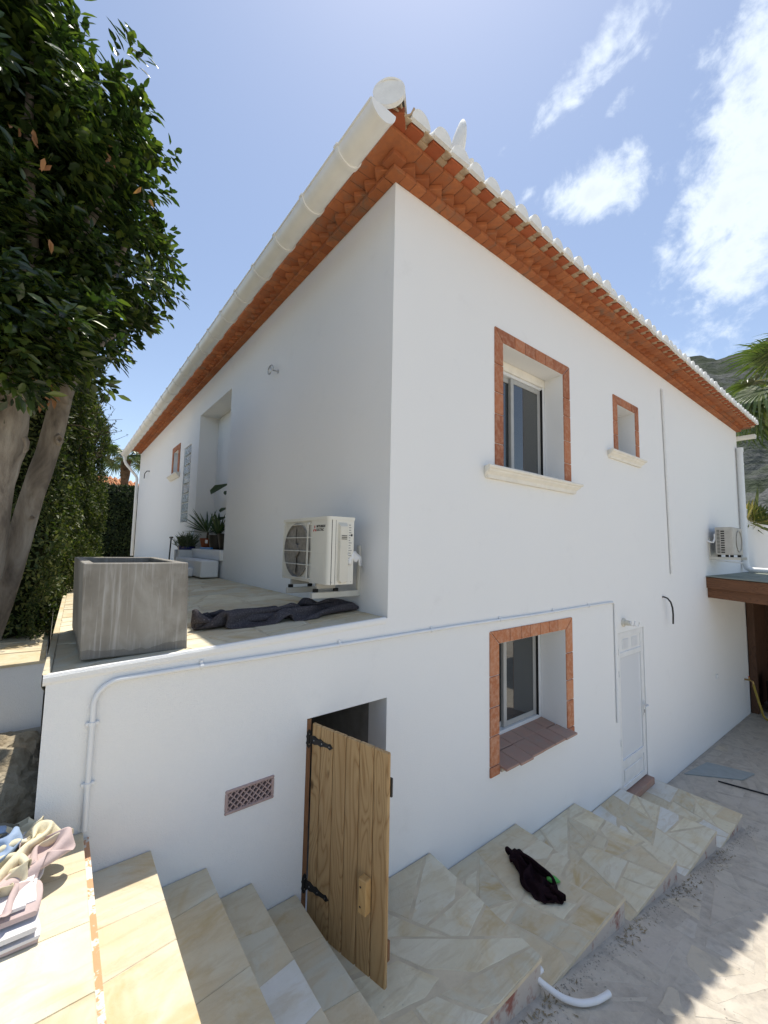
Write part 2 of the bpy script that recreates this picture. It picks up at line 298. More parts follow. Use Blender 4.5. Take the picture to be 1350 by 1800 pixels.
# ------------------------------------------------------------------ helpers
class B:
    def __init__(s): s.v = []; s.f = []; s.m = []; s.mi = 0
    def add(s, vs, fs):
        n = len(s.v); s.v += [tuple(x) for x in vs]; s.f += [tuple(i+n for i in f) for f in fs]; s.m += [s.mi]*len(fs); return s
    def box(s, x0, y0, z0, x1, y1, z1):
        return s.add([(x0, y0, z0), (x1, y0, z0), (x1, y1, z0), (x0, y1, z0), (x0, y0, z1), (x1, y0, z1), (x1, y1, z1), (x0, y1, z1)],
                     [(0, 3, 2, 1), (4, 5, 6, 7), (0, 1, 5, 4), (1, 2, 6, 5), (2, 3, 7, 6), (3, 0, 4, 7)])
    def cbox(s, x0, y0, z0, x1, y1, z1, c=.004):        # chamfered box
        n = len(s.v); bm = bmesh.new(); bmesh.ops.create_cube(bm, size=1)
        for v in bm.verts: v.co = ((x0+x1)/2+v.co.x*(x1-x0), (y0+y1)/2+v.co.y*(y1-y0), (z0+z1)/2+v.co.z*(z1-z0))
        bmesh.ops.bevel(bm, geom=bm.edges[:], offset=c, segments=1, affect='EDGES', profile=.5)
        bm.verts.index_update(); s.add([v.co[:] for v in bm.verts], [[v.index for v in f.verts] for f in bm.faces]); bm.free(); return s
    def prism(s, poly, z0, z1, zt=None):                # polygon in xy, extruded z0..z1 (callable heights allowed)
        n = len(poly); Z0 = z0 if callable(z0) else (lambda x, y: z0); Z1 = z1 if callable(z1) else (lambda x, y: z1)
        vs = [(x, y, Z0(x, y)) for x, y in poly]+[(x, y, Z1(x, y)) for x, y in poly]
        return s.add(vs, [tuple(range(n-1, -1, -1)), tuple(range(n, 2*n))]+[(i, (i+1) % n, n+(i+1) % n, n+i) for i in range(n)])
    def xprism(s, prof, x0, x1):                        # profile (y,z) extruded along x
        n = len(prof); vs = [(x0, y, z) for y, z in prof]+[(x1, y, z) for y, z in prof]
        return s.add(vs, [tuple(range(n)), tuple(range(2*n-1, n-1, -1))]+[(i, n+i, n+(i+1) % n, (i+1) % n) for i in range(n)])
    def tube(s, pts, r, seg=10, cap=True):
        P = [Vector(q) for q in pts]; rs = r if isinstance(r, (list, tuple)) else [r]*len(P); n0 = None; rings = []
        for i, q in enumerate(P):
            d = (P[min(i+1, len(P)-1)]-P[max(i-1, 0)]).normalized()
            if n0 is None: n0 = d.orthogonal().normalized()
            n0 = (n0-d*n0.dot(d)).normalized(); b = d.cross(n0)
            rings.append([q+(n0*math.cos(2*math.pi*k/seg)+b*math.sin(2*math.pi*k/seg))*rs[i] for k in range(seg)])
        vs = [v for rg in rings for v in rg]; fs = []
        for i in range(len(P)-1):
            for k in range(seg): fs.append((i*seg+k, i*seg+(k+1) % seg, (i+1)*seg+(k+1) % seg, (i+1)*seg+k))
        if cap: fs += [tuple(range(seg-1, -1, -1)), tuple((len(P)-1)*seg+k for k in range(seg))]
        return s.add(vs, fs)
    def lathe(s, prof, c=(0, 0, 0), seg=20):
        vs = []; fs = []; n = len(prof)
        for k in range(seg):
            a = 2*math.pi*k/seg
            for r, z in prof: vs.append((c[0]+r*math.cos(a), c[1]+r*math.sin(a), c[2]+z))
        for k in range(seg):
            for i in range(n-1):
                fs.append((k*n+i, ((k+1) % seg)*n+i, ((k+1) % seg)*n+i+1, k*n+i+1))
        return s.add(vs, fs)
    def xf(s, mat):
        s.v = [tuple(mat @ Vector(v)) for v in s.v]; return s
    def mesh(s, name, mats, smooth=False):
        me = bpy.data.meshes.new(name); me.from_pydata(s.v, [], s.f)
        for mm in (mats if isinstance(mats, (list, tuple)) else [mats]): me.materials.append(M(mm))
        if max(s.m or [0]): me.polygons.foreach_set('material_index', s.m)
        if smooth:
            me.polygons.foreach_set('use_smooth', [True]*len(me.polygons))
            if smooth != 'all':
                try: me.set_sharp_from_angle(angle=R(40))
                except Exception: pass
        me.update(); return me
    def build(s, name, mats, parent=None, smooth=False, loc=None, rot=None):
        return link(name, s.mesh(name, mats, smooth), parent, loc, rot)
def link(name, me, parent=None, loc=None, rot=None):
    o = bpy.data.objects.new(name, me); COL.objects.link(o)
    if parent: o.parent = parent
    if loc is not None: o.location = loc
    if rot is not None: o.rotation_euler = rot
    return o
def tag(o, label, cat, group=None):
    o['label'] = label; o['category'] = cat
    if group: o['group'] = group
    return o
def empty(name, loc=(0, 0, 0), rz=0):
    o = bpy.data.objects.new(name, None); COL.objects.link(o); o.location = loc; o.rotation_euler.z = rz; o.empty_display_size = .1; return o
def struct(o, label=None):
    o['kind'] = 'structure'
    if label: o['label'] = label
    return o
def wall_sheet(b, u0, u1, z0, z1, holes, P, flip=False, depth=None):
    """plane with rectangular holes; P(u, z, d) gives the point d metres behind the face; reveals run back by each hole's depth"""
    us = sorted({u0, u1, *[h[0] for h in holes], *[h[1] for h in holes]}); zs = sorted({z0, z1, *[h[2] for h in holes], *[h[3] for h in holes]})
    for i in range(len(us)-1):
        for j in range(len(zs)-1):
            cu, cz = (us[i]+us[i+1])/2, (zs[j]+zs[j+1])/2
            if any(h[0] < cu < h[1] and h[2] < cz < h[3] for h in holes): continue
            q = [P(us[i], zs[j], 0), P(us[i+1], zs[j], 0), P(us[i+1], zs[j+1], 0), P(us[i], zs[j+1], 0)]
            b.add(q, [(0, 1, 2, 3) if not flip else (3, 2, 1, 0)])
    for a, c, d, e, dp in holes:
        for (ua, za), (ub, zb) in (((a, d), (c, d)), ((c, d), (c, e)), ((c, e), (a, e)), ((a, e), (a, d))):
            q = [P(ua, za, 0), P(ub, zb, 0), P(ub, zb, dp), P(ua, za, dp)]
            b.add(q, [(3, 2, 1, 0) if not flip else (0, 1, 2, 3)])
def clip_half(poly, n, c):
    out = []
    for i in range(len(poly)):
        a, b = poly[i], poly[(i+1) % len(poly)]; da = a[0]*n[0]+a[1]*n[1]-c; db = b[0]*n[0]+b[1]*n[1]-c
        if da <= 0: out.append(a)
        if (da < 0) != (db < 0) and abs(da-db) > 1e-12:
            k = da/(da-db); out.append((a[0]+(b[0]-a[0])*k, a[1]+(b[1]-a[1])*k))
    return out
def inset(poly, d):
    n = len(poly); A = sum(poly[i][0]*poly[(i+1) % n][1]-poly[(i+1) % n][0]*poly[i][1] for i in range(n)); out = poly
    sg = 1 if A > 0 else -1
    for i in range(n):
        a, b = poly[i], poly[(i+1) % n]; ex, ey = b[0]-a[0], b[1]-a[1]; L = math.hypot(ex, ey)
        if L < 1e-6: continue
        nx, ny = sg*ey/L, -sg*ex/L; out = clip_half(out, (nx, ny), nx*a[0]+ny*a[1]-d)
        if len(out) < 3: return []
    return out
def area(poly): return abs(sum(poly[i][0]*poly[(i+1) % len(poly)][1]-poly[(i+1) % len(poly)][0]*poly[i][1] for i in range(len(poly))))/2
def crazy(x0, y0, x1, y1, size, seed, gap=.008, ax=1.0, ay=1.0):
    """irregular stones: the area is split again and again along crooked lines"""
    rn = random.Random(seed); todo = [[(x0, y0), (x1, y0), (x1, y1), (x0, y1)]]; out = []; A = size*size*ax*ay
    while todo:
        p = todo.pop()
        if area(p) < A*rn.choice([.55, .9, 1.2, 1.5, 1.9]): out.append(p); continue
        cx = sum(q[0] for q in p)/len(p); cy_ = sum(q[1] for q in p)/len(p)
        w_ = (max(q[0] for q in p)-min(q[0] for q in p))/ax; h_ = (max(q[1] for q in p)-min(q[1] for q in p))/ay
        th = (0 if w_ > h_ else math.pi/2)+rn.gauss(0, .38 if max(w_, h_) < size*5 else .14)
        n = (math.cos(th), math.sin(th)); c = n[0]*(cx+rn.uniform(-.12, .12)*w_*ax)+n[1]*(cy_+rn.uniform(-.12, .12)*h_*ay)
        a, b = clip_half(p, n, c), clip_half(p, (-n[0], -n[1]), -c)
        if len(a) < 3 or len(b) < 3: out.append(p); continue
        todo += [a, b]
    res = []
    for p in out:
        q = inset(p, gap*rn.uniform(.3, .8))
        if len(q) >= 3 and area(q) > .002:
            k = rn.random()
            if k < .55 and len(q) >= 4:                      # knock a corner off
                i = rn.randrange(len(q)); a, b, c = q[i-1], q[i], q[(i+1) % len(q)]; f = rn.uniform(.12, .35)
                q = q[:i]+[(b[0]+(a[0]-b[0])*f, b[1]+(a[1]-b[1])*f), (b[0]+(c[0]-b[0])*f*.8, b[1]+(c[1]-b[1])*f*.8)]+q[i+1:]
            res.append(q)
    return res
def rough_poly(poly, rn, step=.07, amp=.0035):
    out = []
    for i in range(len(poly)):
        a, b = poly[i], poly[(i+1) % len(poly)]; L = math.hypot(b[0]-a[0], b[1]-a[1])
        if L < .004: continue
        k = max(1, int(L/step)); nx, ny = (b[1]-a[1])/L, -(b[0]-a[0])/L
        for q in range(k):
            f = q/k; d = -abs(rn.gauss(0, amp)) if q else 0
            out.append((a[0]+(b[0]-a[0])*f+nx*d, a[1]+(b[1]-a[1])*f+ny*d))
    return out
def stone(poly, ztop, thick, mat, parent, rn, name='paving_stone', cham=.004, edge=True):
    """one slab, its own origin, chamfered rim; ztop may be a height function"""
    Z = ztop if callable(ztop) else (lambda x, y: ztop)
    cx = sum(p[0] for p in poly)/len(poly); cy = sum(p[1] for p in poly)/len(poly); cz = Z(cx, cy); dz = rn.uniform(-.0012, .0012)
    if edge: poly = rough_poly(poly, rn)
    inn = [(cx+(x-cx)*(1-cham/max(.02, math.hypot(x-cx, y-cy))), cy+(y-cy)*(1-cham/max(.02, math.hypot(x-cx, y-cy)))) for x, y in poly]; n = len(poly)
    vs = [(x-cx, y-cy, Z(x, y)-cz-thick) for x, y in poly]+[(x-cx, y-cy, Z(x, y)-cz-cham*.7+dz) for x, y in poly]+[(x-cx, y-cy, Z(x, y)-cz+dz) for x, y in inn]
    fs = [tuple(range(2*n, 3*n))]+[(i, (i+1) % n, n+(i+1) % n, n+i) for i in range(n)]+[(n+i, n+(i+1) % n, 2*n+(i+1) % n, 2*n+i) for i in range(n)]
    b = B(); b.add(vs, fs); return b.build(name, mat, parent, loc=(cx, cy, cz))
def rrect(x0, y0, x1, y1, g=.004): return [(x0+g, y0+g), (x1-g, y0+g), (x1-g, y1-g), (x0+g, y1-g)]

# ------------------------------------------------------------------ ground, driveway
PX = [-400, -30, -6, -1.5, .55, 1.63, 2.87, 3.98, 5.0, 5.5, 10.83, 30, 400]
PZ = [-1.4, -1.4, -1.35, -1.72, -2.05, -2.25, -2.485, -2.70, -2.87, -2.945, -3.13, -3.5, -3.5]
def prof(x): return float(np.interp(x, PX, PZ))
def gh(x, y):
    if y < .05: return prof(x)-.012
    if x < -1.96:
        return float(np.interp(y, [.05, 1.5, 1.7, 2.9, 4, 5000], [-1.25, -1.2, -.62, -.5, -.15, -.3]))
    if x < 10.9: return -4.0 if y < 13.2 else -.25
    if y < .32: return -3.3
    return float(np.interp(math.hypot(x-11, y), [0, 12, 60, 700, 5000], [1.25, 1.9, 3, 2, 0]))
xs = [-5000, -400, -60, -20, -8, -5, -4, -3.5, -3, -2.6, -2.3, -1.965, -1.955, -1.5, -.5, .55, 1.63, 2.87, 3.98, 5, 5.5, 7, 9, 10.89, 10.91, 12, 14, 18, 25, 40, 80, 200, 700, 5000]
ys = [-5000, -400, -60, -20, -8, -4, -2, -1, 0.04, 0.06, .31, .33, .8, 1.2, 1.5, 1.7, 2.2, 2.9, 4, 6, 9, 13.1, 13.3, 16, 22, 40, 100, 400, 5000]
b = B(); b.add([(x, y, gh(x, y)) for y in ys for x in xs], [(j*len(xs)+i, j*len(xs)+i+1, (j+1)*len(xs)+i+1, (j+1)*len(xs)+i) for j in range(len(ys)-1) for i in range(len(xs)-1)])
struct(b.build('ground', 'ground_pale_bounce'), 'bare earth around the house and out to the horizon, paled to bounce light onto the walls')
# driveway: dusty mortar sheet, stones laid in it
DX0, DX1, DY0, DY1 = -1.0, 12.6, -7.0, -.005
dxs = sorted({DX0, DX1, *[x for x in PX if DX0 < x < DX1]})
b = B(); b.add([(x, y, prof(x)) for x in dxs for y in (DY0, DY1)], [(2*i, 2*i+2, 2*i+3, 2*i+1) for i in range(len(dxs)-1)])
drive = struct(b.build('driveway', 'driveway_dust'), 'dusty grey driveway of irregular stone paving beside the stepped path')
rn = random.Random(3)
for poly in crazy(-.2, -3.6, 10.8, -.02, .36, 21, .05, 1.3, .75):
    cx = sum(q[0] for q in poly)/len(poly); cy = sum(q[1] for q in poly)/len(poly)
    if cx < 5.1 and cy > -1.05: continue
    if cx < 1.0 and cy < -2.4: continue
    poly = [(x, min(y, -1.0) if x < 5.05 else y) for x, y in poly]
    stone(poly, lambda x, y: prof(x)+.0022, .02, 'driveway_stone', drive, rn, 'paving_stone', .010)
for poly in crazy(10.8, -3, 12.4, -.02, .8, 4, .03): stone(poly, lambda x, y: prof(x)+.0035, .02, 'driveway_stone', drive, rn)

# ------------------------------------------------------------------ house
EAVE = 3.485; HX = 10.83; HY = 13.45; TL = -1.955
house = empty('house', (0, 0, -2.9)); tag(house, 'white rendered house with terracotta brick cornice and white barrel tile ends', 'house')
class HP:                                               # house parts are modelled in world metres
    pass
hroot = house
def hb(bld, name, mats, parent=None, smooth=False):
    o = bld.build(name, mats, parent or hroot, smooth)
    if parent is None: o.location = (0, 0, 2.9)
    return o
def hl(name, me, parent, loc=(0, 0, 0), rot=None): return link(name, me, parent, loc, rot)
W1 = (1.428, 2.600, 1.330, 2.595); W2 = (1.344, 2.560, -1.50, -.363); W3 = (4.075, 4.690, 1.885, 2.585)
DR = (3.909, 4.770, -2.62, -.558); OP = (-.640, .008, -1.80, -.578); VT = (-1.128, -.855, -.972, -.854)
b = B(); PF = lambda u, z, d: (u, d, z)
wall_sheet(b, TL, HX, -4.2, -.085, [(*W2, .34), (*DR, .09), (*OP, .22), (*VT, .10)], PF)
b.add([(TL, 0, -.085), (0, 0, -.085), (0, 0, -.004)], [(0, 1, 2)])
wall_sheet(b, 0, HX, -.085, EAVE, [(*W1, .26), (*W3, .36)], PF)
NI = (3.975, 5.80, .42, 2.95); GB = (6.38, 6.98, .94, 2.52); W4 = (7.52, 8.02, 2.06, 2.60)
b.add([(0, 0, -.085), (0, 0, -4.2), (0, .22, -4.2), (0, .22, -.085)], [])
PS = lambda u, z, d: (d, u, z)
wall_sheet(b, 0, HY, -.10, EAVE, [(*NI, .34), (*GB, .06), (*W4, .30)], PS, True)
b.add([(.34, NI[0], NI[2]), (.34, NI[1], NI[2]), (.34, NI[1], NI[3]), (.34, NI[0], NI[3])], [(3, 2, 1, 0)])        # niche back
b.add([(HX, 0, -4.2), (HX, HY, -4.2), (HX, HY, EAVE), (HX, 0, EAVE)], [(0, 1, 2, 3)])
b.add([(0, HY, -4.2), (HX, HY, -4.2), (HX, HY, EAVE), (0, HY, EAVE)], [(3, 2, 1, 0)])
b.add([(0, 0, EAVE), (HX, 0, EAVE), (HX, HY, EAVE), (0, HY, EAVE)], [(0, 1, 2, 3)])
b.add([(TL, 0, -4.2), (TL, 14.0, -4.2), (TL, 14.0, -.09), (TL, 0, -.09)], [(3, 2, 1, 0)])                            # terrace side wall
b.add([(W3[0], .36, W3[2]), (W3[1], .36, W3[2]), (W3[1], .36, W3[3]), (W3[0], .36, W3[3])], [(0, 1, 2, 3)])
b.add([(.30, W4[0], W4[2]), (.30, W4[1], W4[2]), (.30, W4[1], W4[3]), (.30, W4[0], W4[3])], [(3, 2, 1, 0)])
wall = hb(b, 'wall', 'white_plaster')
# --- cornice
def cornice():
    b = B(); b.box(-.088, -.088, EAVE+.004, HX+.09, .05, EAVE+.036); b.box(-.088, -.03, EAVE+.004, .05, HY, EAVE+.036)
    b.box(-.070, -.070, EAVE+.036, HX+.07, .05, EAVE+.080); b.box(-.070, -.03, EAVE+.036, .05, HY, EAVE+.080)
    b.box(-.246, -.246, EAVE+.083, HX+.25, .05, EAVE+.110); b.box(-.246, -.03, EAVE+.083, .05, HY, EAVE+.110)
    cor = hb(b, 'cornice', 'cornice_mortar')
    def brick(l, d, h, c=.003): return B().cbox(0, 0, 0, l, d, h, c)
    band = [brick(.1130, .093+k*.002, .034).mesh('band_brick', 'cornice_brick') for k in range(3)]
    soff = [brick(.1130, .166+k*.002, .029).mesh('soffit_tile', 'cornice_brick') for k in range(3)]
    tooth = B().cbox(-.055, -.055, 0, .055, .055, .0435, .003).mesh('tooth_brick', 'cornice_brick')
    rn = random.Random(1)
    for side in (0, 1):
        L = HX+.09 if side == 0 else HY
        def put(me, s, out, z, rz=0, name='band_brick'):
            # side 0: along +x, outward -y;  side 1: along +y, outward -x
            if side == 0: hl(name, me, cor, (s, -out, z), (0, 0, rz))
            else: hl(name, me, cor, (-out, s, z), (0, 0, rz))
        n = int(L/.118)
        for i in range(n):
            s = .03+i*.118; j = rn.uniform(-.002, .002); zz = rn.uniform(-.001, .001)
            if side == 0:
                hl('band_brick', band[i % 3], cor, (s, -.092+j, EAVE+.001+zz)); hl('soffit_tile', soff[i % 3], cor, (s+.03, -.258+j, EAVE+.080+zz))
            else:
                hl('band_brick', band[i % 3], cor, (-.092+j, s+.1155, EAVE+.001+zz), (0, 0, -math.pi/2)); hl('soffit_tile', soff[i % 3], cor, (-.258+j, s+.145, EAVE+.080+zz), (0, 0, -math.pi/2))
        for i in range(int(L/.152)):
            s = .06+i*.152; put(tooth, s, .088+rn.uniform(-.004, .004), EAVE+.0355, math.pi/4+rn.uniform(-.05, .05), 'tooth_brick')
    hl('band_brick', B().cbox(-.094, -.094, 0, .027, .027, .035, .003).mesh('corner_brick', 'cornice_brick'), cor, (0, 0, EAVE))
    hl('soffit_tile', B().cbox(-.262, -.262, 0, .055, .055, .030, .003).mesh('corner_tile', 'cornice_brick'), cor, (0, 0, EAVE+.0795))
    hl('tooth_brick', B().cbox(-.155, -.155, 0, -.02, -.02, .043, .003).mesh('corner_tooth', 'cornice_brick'), cor, (0, 0, EAVE+.036))
cornice()
# --- roof
def roof():
    pitch = math.tan(R(19)); e = .30; z0 = EAVE+.136; hw = HX/2+e; zr = z0+hw*pitch
    x0, x1, y0, y1 = -e, HX+e, -e, HY+e; rx = (x0+x1)/2
    b = B(); b.add([(x0, y0, z0), (x1, y0, z0), (x1, y1, z0), (x0, y1, z0), (rx, y0+hw, zr), (rx, y1-hw, zr)],
                   [(0, 1, 4), (1, 2, 5, 4), (2, 3, 5), (3, 0, 4, 5)])
    b.add([(x0, y0, z0-.02), (x1, y0, z0-.02), (x1, y1, z0-.02), (x0, y1, z0-.02)], [(3, 2, 1, 0)])
    b.add([(x0, y0, z0), (x1, y0, z0), (x1, y0, z0-.02), (x0, y0, z0-.02)], [(3, 2, 1, 0)]); b.add([(x0, y0, z0), (x0, y1, z0), (x0, y1, z0-.02), (x0, y0, z0-.02)], [(0, 1, 2, 3)])
    rf = hb(b, 'roof', 'channel_tile')
    def barrel(r, L, th, down=False, seg=12, flare=1.0):
        b = B(); vs = []; sg = -1 if down else 1
        for y, k in ((0, flare), (L, 1.0)):
            for rr in (r*k, (r-th)*k):
                for q in range(seg+1):
                    a = math.pi*q/seg; vs.append((rr*math.cos(a), y, sg*rr*math.sin(a)*.92+ (0)))
        n = seg+1; fs = []
        for q in range(seg):
            fs += [(q, q+1, 2*n+q+1, 2*n+q), (n+q+1, n+q, 3*n+q, 3*n+q+1), (q+1, q, n+q, n+q+1), (2*n+q, 2*n+q+1, 3*n+q+1, 3*n+q)]
        fs += [(0, 2*n, 3*n, n), (seg, n+seg, 3*n+seg, 2*n+seg)]
        b.add(vs, fs); return b
    cover = barrel(.090, .46, .012).mesh('cover_tile', 'white_tile_paint', True); chan = barrel(.088, .46, .013, True).mesh('channel_tile', 'channel_tile', True)
    caps = []
    for k in range(3):
        rr = .093+.003*k; cap = B(); cap.add([(rr*math.cos(math.pi*q/14), -.022, rr*1.06*math.sin(math.pi*q/14)-.010) for q in range(15)]+[(rr*math.cos(math.pi*q/14), .012, rr*1.06*math.sin(math.pi*q/14)-.010) for q in range(15)],
            [tuple(range(14, -1, -1)), tuple(range(15, 30))]+[(q, q+1, 15+q+1, 15+q) for q in range(14)]+[(14, 0, 15, 29)])
        caps.append(cap.mesh('tile_end_cap', 'white_tile_paint'))
    fill = B().cbox(-.066, 0, 0, .066, .12, .034, .004).mesh('filler_brick', 'filler_brick')
    rn = random.Random(2); S = .2147; tilt = R(17)
    n = int((HX+.5)/S)
    for i in range(n):
        s = -.078+i*S; j = rn.uniform(-.008, .008); jz = rn.uniform(-.004, .004); ry = rn.uniform(-.05, .05)
        hl('cover_tile', cover, rf, (s, -.368+j, EAVE+.132+jz), (tilt, ry, rn.uniform(-.03, .03))); hl('tile_end_cap', caps[i % 3], rf, (s+rn.uniform(-.003, .003), -.372+j, EAVE+.132+jz), (rn.uniform(-.08, .12), ry, rn.uniform(-.06, .06)))
        hl('filler_brick', fill, rf, (s, -.352+j, EAVE+.1105), (0, 0, rn.uniform(-.03, .03)))
        if i < n-1 or True: hl('channel_tile', chan, rf, (s-S/2, -.375+rn.uniform(-.01, .006), EAVE+.194), (tilt*.6, rn.uniform(-.05, .05), rn.uniform(-.03, .03)))
    n = int((HY+.3)/S)
    for i in range(n):
        s = .02+i*S; j = rn.uniform(-.008, .008); ry = rn.uniform(-.05, .05)
        hl('cover_tile', cover, rf, (-.368+j, s, EAVE+.132), (tilt, ry, -math.pi/2)); hl('tile_end_cap', caps[i % 3], rf, (-.372+j, s, EAVE+.132), (0, ry, -math.pi/2))
        hl('filler_brick', fill, rf, (-.352+j, s, EAVE+.1105), (0, 0, -math.pi/2)); hl('channel_tile', chan, rf, (-.375, s+S/2, EAVE+.194), (tilt*.6, rn.uniform(-.05, .05), -math.pi/2))
    hip = barrel(.112, .6, .013); hl('hip_tile', hip.mesh('hip_tile', 'white_tile_paint', True), rf, (-.372, -.372, EAVE+.156), (R(14), 0, -math.pi/4))
    cap = B(); cap.lathe([(0, 0), (.112, 0), (.112, .03), (0, .03)], seg=28); cap.xf(Matrix.Rotation(R(90), 4, 'X'))
    hl('tile_end_cap', cap.mesh('hip_end_cap', 'white_tile_paint'), rf, (-.366, -.366, EAVE+.153), (R(-4), 0, -math.pi/4))
    hl('channel_tile', chan, rf, (-.235, -.37, EAVE+.191), (tilt*.6, 0, -.3)); 
    hl('filler_brick', B().cbox(-.10, -.03, 0, .10, .16, .05, .006).mesh('corner_filler', 'filler_brick'), rf, (-.285, -.285, EAVE+.1105), (0, 0, -math.pi/4))
roof()
# --- windows
def surround(win, bricks, mat, prot=.013):
    for (x0, z0, x1, z1, mit) in bricks:
        bb = B(); poly = mit or [(x0, z0), (x1, z0), (x1, z1), (x0, z1)]; poly = inset([(x, z) for x, z in poly], .0042)
        n = len(poly); inn = inset(poly, .004)
        if len(inn) != n: inn = poly
        bb.add([(x, .02, z) for x, z in poly]+[(x, -prot+.004, z) for x, z in poly]+[(x, -prot, z) for x, z in inn],
               [tuple(range(2*n, 3*n))]+[(i, (i+1) % n, n+(i+1) % n, n+i) for i in range(n)]+[(n+i, n+(i+1) % n, 2*n+(i+1) % n, 2*n+i) for i in range(n)])
        bb.build('brick', mat, win)
def surround_bricks(o, i, nl, nt, nr, zb, rn):
    """o: outer x0,x1,ztop  i: inner x0,x1,ztop"""
    out = []
    def cuts(a, b, n):
        c = [a+(b-a)*k/n for k in range(n+1)]
        for k in range(1, n): c[k] += rn.uniform(-.1, .1)*(b-a)/n
        return c
    # left column (top brick mitred), right column, lintel
    cl = cuts(zb, i[2], nl)
    for k in range(nl):
        q = [(o[0], cl[k]), (i[0], cl[k]), (i[0], cl[k+1]), (o[0], cl[k+1])]
        if k == nl-1: q = [(o[0], cl[k]), (i[0], cl[k]), (i[0], i[2]), (o[0], o[2])]
        out.append((0, 0, 0, 0, q))
    cr = cuts(zb, i[2], nr)
    for k in range(nr):
        q = [(i[1], cr[k]), (o[1], cr[k]), (o[1], cr[k+1]), (i[1], cr[k+1])]
        if k == nr-1: q = [(i[1], cr[k]), (o[1], cr[k]), (o[1], o[2]), (i[1], i[2])]
        out.append((0, 0, 0, 0, q))
    ct = cuts(i[0], i[1], nt)
    for k in range(nt):
        q = [(ct[k], i[2]), (ct[k+1], i[2]), (ct[k+1], o[2]), (ct[k], o[2])]
        if k == 0: q[3] = (o[0], o[2])
        if k == nt-1: q[2] = (o[1], o[2])
        out.append((0, 0, 0, 0, q))
    return out
def cream_sill(win, x0, x1, zt, d=.10, h=.10):
    prof_ = [(.02, zt), (-d, zt), (-d-.006, zt-.012), (-d, zt-.028), (-d+.018, zt-.036), (-d+.024, zt-.052), (-d+.042, zt-.066), (-d+.056, zt-.080), (-d+.062, zt-h), (.02, zt-h)]
    bb = B(); n = len(prof_); ins = [max(0, (y+d))*.9 for y, z in prof_]
    bb.add([(x0+(ins[k] if y < 0 else d*.55), y, z) for k, (y, z) in enumerate(prof_)]+[(x1-(ins[k] if y < 0 else d*.55), y, z) for k, (y, z) in enumerate(prof_)],
           [tuple(range(n)), tuple(range(2*n-1, n-1, -1))]+[(k, n+k, n+(k+1) % n, (k+1) % n) for k in range(n)])
    bb.build('sill', 'cream_stone', win)
def sliding(win, x0, x1, z0, z1, yf, white, shutter=True):
    """sliding aluminium window at depth yf: outer frame, two sashes, mesh screen, shutter guide"""
    fm = 'aluminium_white' if white else 'aluminium_grey'
    g = B(); t_ = .035
    if shutter: g.cbox(x0, yf-.05, z1-.10, x1, yf+.05, z1, .006); z1 -= .10
    g.build('shutter_box', 'cream_stone', win) if shutter else None
    fr = B(); fr.cbox(x0, yf-.03, z0, x0+t_, yf+.05, z1, .003); fr.cbox(x1-t_-.02, yf-.045, z0, x1, yf+.05, z1, .003); fr.cbox(x0+t_, yf-.03, z1-t_, x1-t_-.02, yf+.05, z1, .003)
    fr.cbox(x0+t_, yf-.05, z0, x1-t_-.02, yf+.05, z0+.035, .003); fr.build('frame', 'aluminium_white', win)
    gd = B(); gd.box(x1-t_-.028, yf-.048, z0+.03, x1-t_-.021, yf-.01, z1-.03); gd.build('seal', 'rubber', win)
    a0, a1 = x0+t_, x1-t_-.025; mid = a0+(a1-a0)*.47
    for k, (q0, q1, yy) in enumerate(((mid-.03, a1, yf-.008), (a0, mid+.03, yf+.022))):
        sz = .055; s_ = B(); c0, c1 = z0+.036, z1-t_-.001
        s_.cbox(q0, yy-.012, c0, q0+sz, yy+.014, c1, .003); s_.cbox(q1-sz, yy-.012, c0, q1, yy+.014, c1, .003); s_.cbox(q0+sz, yy-.012, c0, q1-sz, yy+.014, c0+sz, .003); s_.cbox(q0+sz, yy-.012, c1-sz, q1-sz, yy+.014, c1, .003)
        sash = s_.build('sash', fm, win)
        p_ = B(); p_.box(q0+sz-.004, yy-.003, c0+sz-.004, q1-sz+.004, yy+.003, c1-sz+.004); p_.build('pane', 'window_glass', win)
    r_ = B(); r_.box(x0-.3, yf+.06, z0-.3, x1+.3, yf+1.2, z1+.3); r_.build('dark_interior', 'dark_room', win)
rn = random.Random(8)
def window(name): 
    e = bpy.data.objects.new(name, None); COL.objects.link(e); e.parent = hroot; e.location = (0, 0, 2.9); e.empty_display_size = .1; return e
w1 = window('window'); w1['label'] = 'upper grey sliding window with brick surround and cream moulded sill'
surround(w1, surround_bricks((1.291, 2.750, 2.730), (W1[0], W1[1], W1[3]), 5, 6, 5, 1.30, rn), 'surround_brick'); cream_sill(w1, 1.09, 2.85, 1.300, .10, .115)
sl_ = B(); sl_.box(W1[0]+.001, .015, 1.302, W1[1]-.001, .27, 1.334); sl_.build('sill_top', 'cream_stone', w1)
sliding(w1, W1[0]+.002, W1[1]-.002, W1[2]+.006, W1[3]-.002, .275, False)
w3 = window('window'); w3['label'] = 'small square window opening with brick surround and cream sill'
surround(w3, surround_bricks((3.945, 4.815, 2.707), (W3[0], W3[1], W3[3]), 3, 4, 3, 1.885, rn), 'surround_brick'); cream_sill(w3, 3.71, 4.87, 1.882, .09, .105)
p_ = B(); p_.cbox(W3[0]+.01, .33, W3[2]+.01, W3[0]+.05, .355, W3[3]-.01, .003); p_.cbox(W3[1]-.05, .33, W3[2]+.01, W3[1]-.01, .355, W3[3]-.01, .003); p_.build('frame', 'aluminium_white', w3)
p_ = B(); p_.box(W3[0]+.05, .34, W3[2]+.01, W3[1]-.05, .35, W3[3]-.01); p_.build('pane', 'window_glass', w3)
w2 = window('window'); w2['label'] = 'lower grey sliding window with brick surround and projecting terracotta tile sill'
